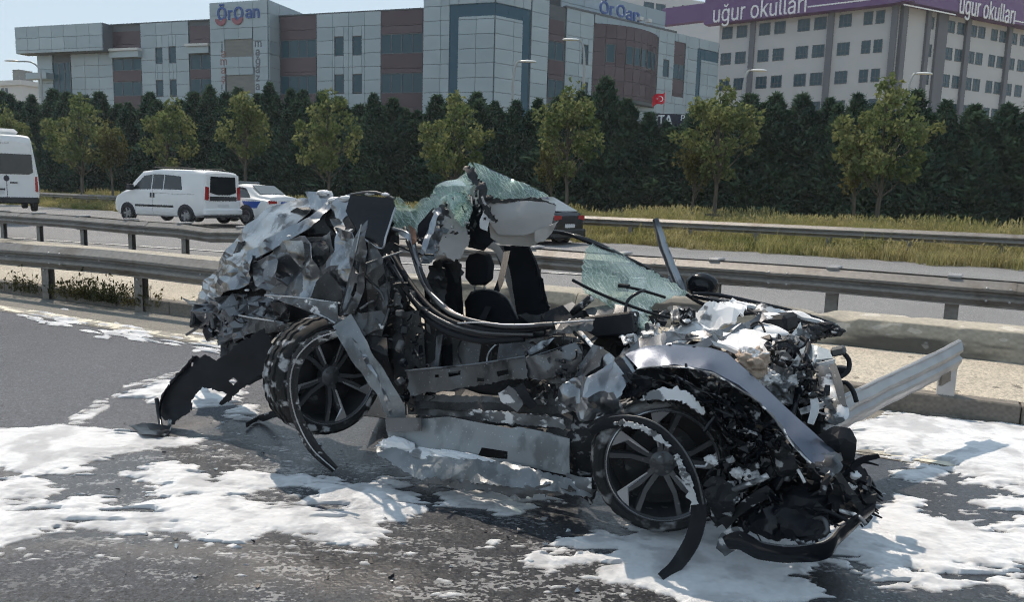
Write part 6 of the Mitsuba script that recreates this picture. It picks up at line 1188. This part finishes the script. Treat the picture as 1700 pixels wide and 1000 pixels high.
sheet('torn_rear_pillar', [(655, 382, .36), (690, 390, .34), (688, 412, .28), (680, 400, .3)], 'm_paint', .012, 9, 6); sheet('rust_strip', [(680, 372, .34), (690, 380, .34), (694, 402, .3), (686, 408, .3)], 'm_rust', .01, 9, 5)
sheet('torn_trim', [(712, 440, .42), (735, 430, .42), (744, 470, .46), (730, 522, .40), (712, 505, .36)], 'm_char', .03, 8, 7, jag=3); sheet('torn_trim', [(742, 436, .5), (764, 430, .52), (772, 452, .54), (756, 470, .5)], 'm_char', .02, 8, 7, jag=3); sheet('torn_trim', [(866, 530, .5), (905, 520, .55), (930, 536, .5), (900, 556, .4)], 'm_char', .03, 8, 7, jag=3)
ribbon3('seat_belt', [(842, 418, 1.1), (830, 470, .85), (806, 520, .66), (790, 552, .6)], .045, 'm_black_plastic', 30, .004, wdir=CE); pipe('seat_piping', [(772, 505, .70), (784, 486, .70), (812, 482, .70), (840, 494, .70), (860, 530, .70)], .006, 'm_bare', 24)
# --- small debris, many pieces nobody could count
def clutter(name, poly, n, offs, mats, size, seed):
    rg = np.random.default_rng(seed); pg = Polygon(poly); x0, y0, x1, y1 = pg.bounds; bins = {m: [] for m in mats}
    while n > 0:
        px, py = rg.uniform(x0, x1), rg.uniform(y0, y1)
        if not pg.contains(Point(px, py)): continue
        n -= 1; o = P3(px, py, rg.uniform(*offs)); s = rg.uniform(*size); m = mats[rg.integers(len(mats))]; kind = rg.integers(3); d = nrm(rg.normal(size=3))
        if kind == 0:
            P = smoothpath([o, o + d * s * .8 + rg.normal(0, s * .3, 3), o + d * s * 1.6 + rg.normal(0, s * .3, 3)], 7); g_ = tube(P, rg.uniform(.003, .009), 5)
        elif kind == 1:
            q = nrm(np.cross(d, rg.normal(size=3))); g_ = hull([o + d * s * a + q * s * b + rg.normal(0, s * .12, 3) for a, b in ((-.7, -.3), (.8, -.25), (.6, .4), (-.5, .35))] + [o + d * s * .2 + np.cross(d, q) * s * .25])
        else: g_ = hull(o + rg.normal(0, s * .32, (8, 3)))
        v = np.array(g_[0]); v[:, 2] = np.maximum(v[:, 2], .01); bins[m].append((v, g_[1]))
    for m, l in bins.items():
        if l: labels[obj(name, join(l), m, wr)] = {'kind': 'stuff'}
MX = ['m_char', 'm_black_gloss', 'm_char_foamed', 'm_metal_foamed', 'm_bare']
clutter('front_debris', [(1190, 720), (1290, 720), (1370, 790), (1450, 800), (1445, 850), (1400, 875), (1250, 880), (1190, 860)], 420, (-.14, .05), ['m_char', 'm_black_gloss', 'm_char_foamed', 'm_char', 'm_black_foamed'], (.02, .07), 1)
clutter('engine_debris', [(1265, 565), (1310, 555), (1350, 600), (1390, 690), (1330, 690), (1280, 640)], 200, (.35, .6), MX + ['m_bare', 'm_black_gloss'], (.02, .06), 2)
clutter('cabin_debris', [(640, 430), (700, 500), (720, 560), (715, 690), (640, 680), (610, 560)], 170, (.0, .3), ['m_char', 'm_char', 'm_black_gloss', 'm_bare'], (.015, .06), 3)
clutter('tail_debris', [(320, 520), (400, 490), (470, 510), (440, 580), (360, 570)], 110, (.15, .5), ['m_char', 'm_black_gloss', 'm_bare', 'm_paint_dim'], (.02, .06), 4)
clutter('cowl_debris', [(1000, 560), (1060, 520), (1140, 505), (1160, 540), (1090, 570), (1040, 600)], 80, (.35, 1.1), ['m_char', 'm_foamed', 'm_black_plastic', 'm_black_plastic'], (.015, .05), 5)
clutter('sill_debris', [(870, 570), (980, 560), (960, 640), (900, 680), (850, 650)], 120, (-.05, .15), ['m_char', 'm_bare', 'm_metal_foamed', 'm_black_gloss'], (.015, .05), 6)
clutter('liner_debris', [(1040, 655), (1110, 632), (1195, 655), (1300, 730), (1260, 760), (1180, 680), (1080, 660)], 230, (-.22, -.05), ['m_char', 'm_black_gloss', 'm_black_foamed', 'm_black_gloss'], (.015, .06), 7)
clutter('roof_debris', [(690, 380), (735, 335), (790, 290), (815, 345), (770, 400), (710, 440)], 90, (.4, .6), ['m_char', 'm_metal_foamed', 'm_headliner'], (.01, .035), 8)
# ---------------------------------------------------------------- extinguishing foam on the road
M['m_foam'] = {'type': 'twosided', 'b': {'type': 'bumpmap', 'scale': 1.0, 't': proc(lambda p, n, uv: noise(p.x * 55, p.y * 55, 1.) * .0035 + fbm(p.x * 16, p.y * 16, 4., octaves=3) * .012, eps=3e-3),
    'b': {'type': 'principled', 'base_color': proc(lambda p, n, uv: mix((.60, .615, .63), (.42, .43, .445), smoothstep(.46, .72, fbm(p.x * 7, p.y * 7, 3., octaves=4))) * (.95 + .08 * noise(p.x * 70, p.y * 70, 0.)) * (.42 + .58 * smoothstep(.0005, .007, p.z))), 'roughness': .8, 'specular': .3, 'flatness': .5}}}
FOAM = [[(-60, 722), (20, 713), (110, 707), (200, 712), (250, 720), (335, 726), (318, 745), (250, 749), (175, 762), (140, 786), (75, 792), (40, 816), (0, 832), (-60, 842)],
        [(-60, 842), (0, 832), (30, 812), (62, 818), (56, 852), (110, 832), (160, 822), (172, 842), (230, 848), (270, 842), (320, 868), (420, 872), (380, 900), (300, 890), (200, 886), (120, 882), (60, 890), (0, 908), (-60, 915)],
        [(212, 792), (282, 772), (332, 780), (346, 800), (372, 790), (402, 776), (470, 787), (530, 790), (600, 800), (640, 790), (684, 806), (694, 846), (664, 870), (624, 866), (664, 885), (645, 900), (560, 905), (480, 892), (400, 880), (330, 878), (290, 862), (262, 842), (302, 822), (252, 816)],
        [(715, 812), (760, 802), (830, 806), (900, 815), (925, 830), (850, 842), (760, 838)],
        [(1370, 752), (1390, 726), (1430, 700), (1470, 693), (1500, 688), (1560, 694), (1640, 704), (1780, 716), (1780, 836), (1690, 822), (1630, 808), (1610, 785), (1560, 770), (1540, 764), (1510, 770), (1470, 752)],
        [(1496, 790), (1530, 775), (1570, 790), (1585, 800), (1560, 806), (1520, 800)],
        [(1036, 872), (1022, 890), (1002, 912), (1000, 942), (1040, 962), (1100, 990), (1130, 1030), (1338, 1030), (1352, 966), (1382, 948), (1450, 972), (1560, 976), (1625, 966), (1690, 956), (1680, 932), (1780, 925), (1780, 872), (1700, 866), (1690, 876), (1640, 876), (1630, 868), (1575, 862), (1545, 850), (1530, 830), (1494, 818), (1470, 850), (1400, 850), (1300, 850), (1200, 860), (1120, 862)],
        [(880, 934), (920, 915), (950, 920), (985, 935), (940, 952), (895, 948)], [(936, 908), (985, 890), (1028, 900), (1005, 915), (962, 916)], [(820, 897), (850, 894), (855, 912), (830, 914)],
        [(216, 656), (242, 640), (290, 628), (330, 621), (380, 634), (410, 650), (405, 668), (372, 676), (330, 677), (262, 673)], [(372, 688), (425, 671), (440, 678), (432, 690), (398, 702)],
        [(1630, 835), (1700, 838), (1780, 850), (1780, 866), (1690, 862), (1650, 850)], [(1625, 905), (1660, 900), (1680, 912), (1640, 915)], [(1660, 965), (1720, 972), (1740, 995), (1670, 985)]]
HOLES = [[(170, 800), (240, 800), (250, 822), (215, 842), (190, 822)], [(505, 835), (560, 830), (600, 838), (560, 852), (520, 850)], [(400, 806), (470, 800), (520, 812), (500, 836), (430, 838), (400, 826)], [(0, 782), (40, 786), (30, 800), (0, 800)], [(20, 820), (60, 818), (70, 838), (20, 842)]]
THIN = [[(110, 692), (150, 672), (182, 664), (168, 682), (150, 702), (118, 706)], [(200, 640), (250, 628), (300, 613), (300, 618), (250, 634), (204, 645)], [(150, 668), (182, 662), (180, 668), (160, 674)]]
SPARSE = [[(-60, 860), (300, 850), (700, 870), (760, 905), (1040, 930), (1100, 1040), (500, 1040), (300, 960), (-60, 960)], [(150, 720), (460, 690), (700, 780), (700, 850), (200, 850)], [(1460, 750), (1780, 800), (1780, 960), (1640, 900), (1560, 850), (1460, 840)], [(760, 890), (1060, 880), (1100, 1040), (760, 1040)]]
STEP = .0105
gx_, gy_ = np.arange(-5.2, 4.9, STEP), np.arange(2.45, 7.0, STEP); XX, YY = np.meshgrid(gx_, gy_, indexing='ij'); PT = np.stack([XX * .55, YY, 0 * XX], -1)
wx, wy = [(meshkit.fbm(PT * 2.6 + s, 3, s) - .5) * .34 for s in (3, 8)]
def inside(polys, warp=1.0):
    m = np.zeros(XX.shape, bool)
    for q in polys:
        pg = Polygon([gnd(a, b)[:2] for a, b in q]).buffer(0); m |= shapely.contains_xy(pg, XX + wx * warp, YY + wy * warp * .7)
    return m
def sdf(m): return (distance_transform_edt(m) - distance_transform_edt(~m)) * STEP
s0 = sdf(inside(FOAM) & ~inside(HOLES)) + .035; n1, n2, n3 = meshkit.fbm(PT * 7, 4, 21), meshkit.fbm(PT * np.array([8, 20, 1]), 4, 5), meshkit.fbm(PT * np.array([30, 44, 1.]), 3, 9)
f0 = s0 + (n1 - .5) * .24 + (n2 - .5) * .16 + (n3 - .5) * .09 - np.clip(n2 - .57, 0, 1) * 1.9 * np.exp(-np.clip(s0, 0, 9) / .22)
sp = np.clip(sdf(inside(SPARSE, 1.5)) / .30 + .5, 0, 1); nb = meshkit.fbm(PT * 1.6 + 4, 3, 33); f1 = (n3 * .62 + n2 * .38 - (.835 - .20 * sp - .16 * (nb - .45) * sp)) * .22 - (1 - sp) * .2
f2 = np.minimum(sdf(inside(THIN, .5)) * .6 + .004, (n3 - .40) * .06)
f = np.maximum(np.maximum(f0, f1), f2)
for (ax_, ay_), r in (((float(gnd(1245, 880)[0]), float(gnd(1245, 880)[1])), .5),): pass
z = np.where(f > 0, .024 * (1 - np.exp(-f / .10)) * (.55 + .9 * meshkit.fbm(PT * 3.2, 3, 14)) + np.clip(f, 0, .01) * .25, np.maximum(f, -.05) * .35)
z = z + np.where(f > .02, (meshkit.fbm(PT * 13, 3, 77) - .5) * .010 * np.clip(f / .1, 0, 1), 0)
lim = (np.stack([XX, YY], -1) - (KERB[0] + nx(KERB[1]) * -.02)) @ nx(KERB[1]); ok = (f > -.02) & (lim < 0)
# soft fillet of foam up against the shoulder
z = z + np.where(((np.stack([XX, YY], -1) - EDGE[0]) @ nx(EDGE[1])) > -.05, .007, 0)
cell = ok[:-1, :-1] | ok[1:, :-1] | ok[:-1, 1:] | ok[1:, 1:]; 
i, j = np.nonzero(cell); W_ = len(gy_); q = np.stack([i * W_ + j, (i + 1) * W_ + j, (i + 1) * W_ + j + 1, i * W_ + j + 1], 1); used = np.unique(q); mp = np.zeros(XX.size, int); mp[used] = np.arange(len(used))
fv = np.stack([XX, YY, z], -1).reshape(-1, 3)[used]; q = mp[q]
tag(obj('foam', (fv, q), 'm_foam', smooth=True), 'white fire extinguishing foam spread in patches over the wet road under the wreck', 'foam', kind='stuff')
# foam streaks on the shoulder at the edge line
rg = np.random.default_rng(6); ms_ = []
for _ in range(70):
    px = rg.uniform(30, 370); py = .165 * px + rg.choice([517, 526, 507], p=[.5, .3, .2]) + rg.normal(0, 3.5); c = gnd(px, py); L, W2 = rg.uniform(.05, .26), rg.uniform(.015, .05); k = 14
    d2, n2_ = np.array([*EDGE[1], 0]), np.array([*nx(EDGE[1]), 0]); a = np.linspace(0, 2 * np.pi, k, endpoint=False); r = rg.uniform(.55, 1.1, k)
    ring = c + np.outer(np.cos(a) * r * L, d2) + np.outer(np.sin(a) * r * W2, n2_); ring[:, 2] = .006; inr = c + (ring - c) * .6; inr[:, 2] = .018; v = np.vstack([ring, inr, [[c[0], c[1], .022]]])
    fq = [[t, (t + 1) % k, k + (t + 1) % k] for t in range(k)] + [[t, k + (t + 1) % k, k + t] for t in range(k)] + [[k + t, k + (t + 1) % k, 2 * k] for t in range(k)]; ms_.append((v, np.array(fq)))
tag(obj('foam_flecks', join(ms_), 'm_foam', smooth=True), 'thin broken streaks of white foam along the edge line at the left', 'foam', kind='stuff')
# crumbs of glass, plastic and metal scattered round the wreck
rg = np.random.default_rng(31); vs = {'m_char': [], 'm_clear_lens': [], 'm_rim_face': []}
for _ in range(220):
    c = gnd(rg.uniform(150, 1600), rg.uniform(690, 985)); s = rg.uniform(.002, .009) * (1.8 if rg.random() < .08 else 1); v, t = hull(rg.normal(0, s, (7, 3)) * [1, 1, .5]); vs[list(vs)[rg.integers(3)]].append((v + c + [0, 0, s * .5 + .004], t))
for m, l in vs.items(): 
    k = 'road_debris' if m == 'm_char' else num('road_debris'); scene[k] = mikit.ply(join(l), m); tag(k, {'m_char': 'black plastic crumbs', 'm_clear_lens': 'glass crumbs', 'm_rim_face': 'bright metal crumbs'}[m] + ' scattered on the road round the wreck', 'debris', kind='stuff')
# ---------------------------------------------------------------- air
scene['haze_air'] = {'type': 'homogeneous', 'albedo': C(.86, .93, 1.0), 'sigma_t': .0004}
scene['haze'] = {'type': 'cube', 'to_world': T().translate([0, 0, 57]).scale([3100, 3100, 59.0]), 'bsdf': {'type': 'null'}, 'interior': {'type': 'ref', 'id': 'haze_air'}}
tag('haze', 'thin pale summer haze hanging over the whole place', 'haze', kind='stuff')
scene['camera']['medium'] = {'type': 'ref', 'id': 'haze_air'}
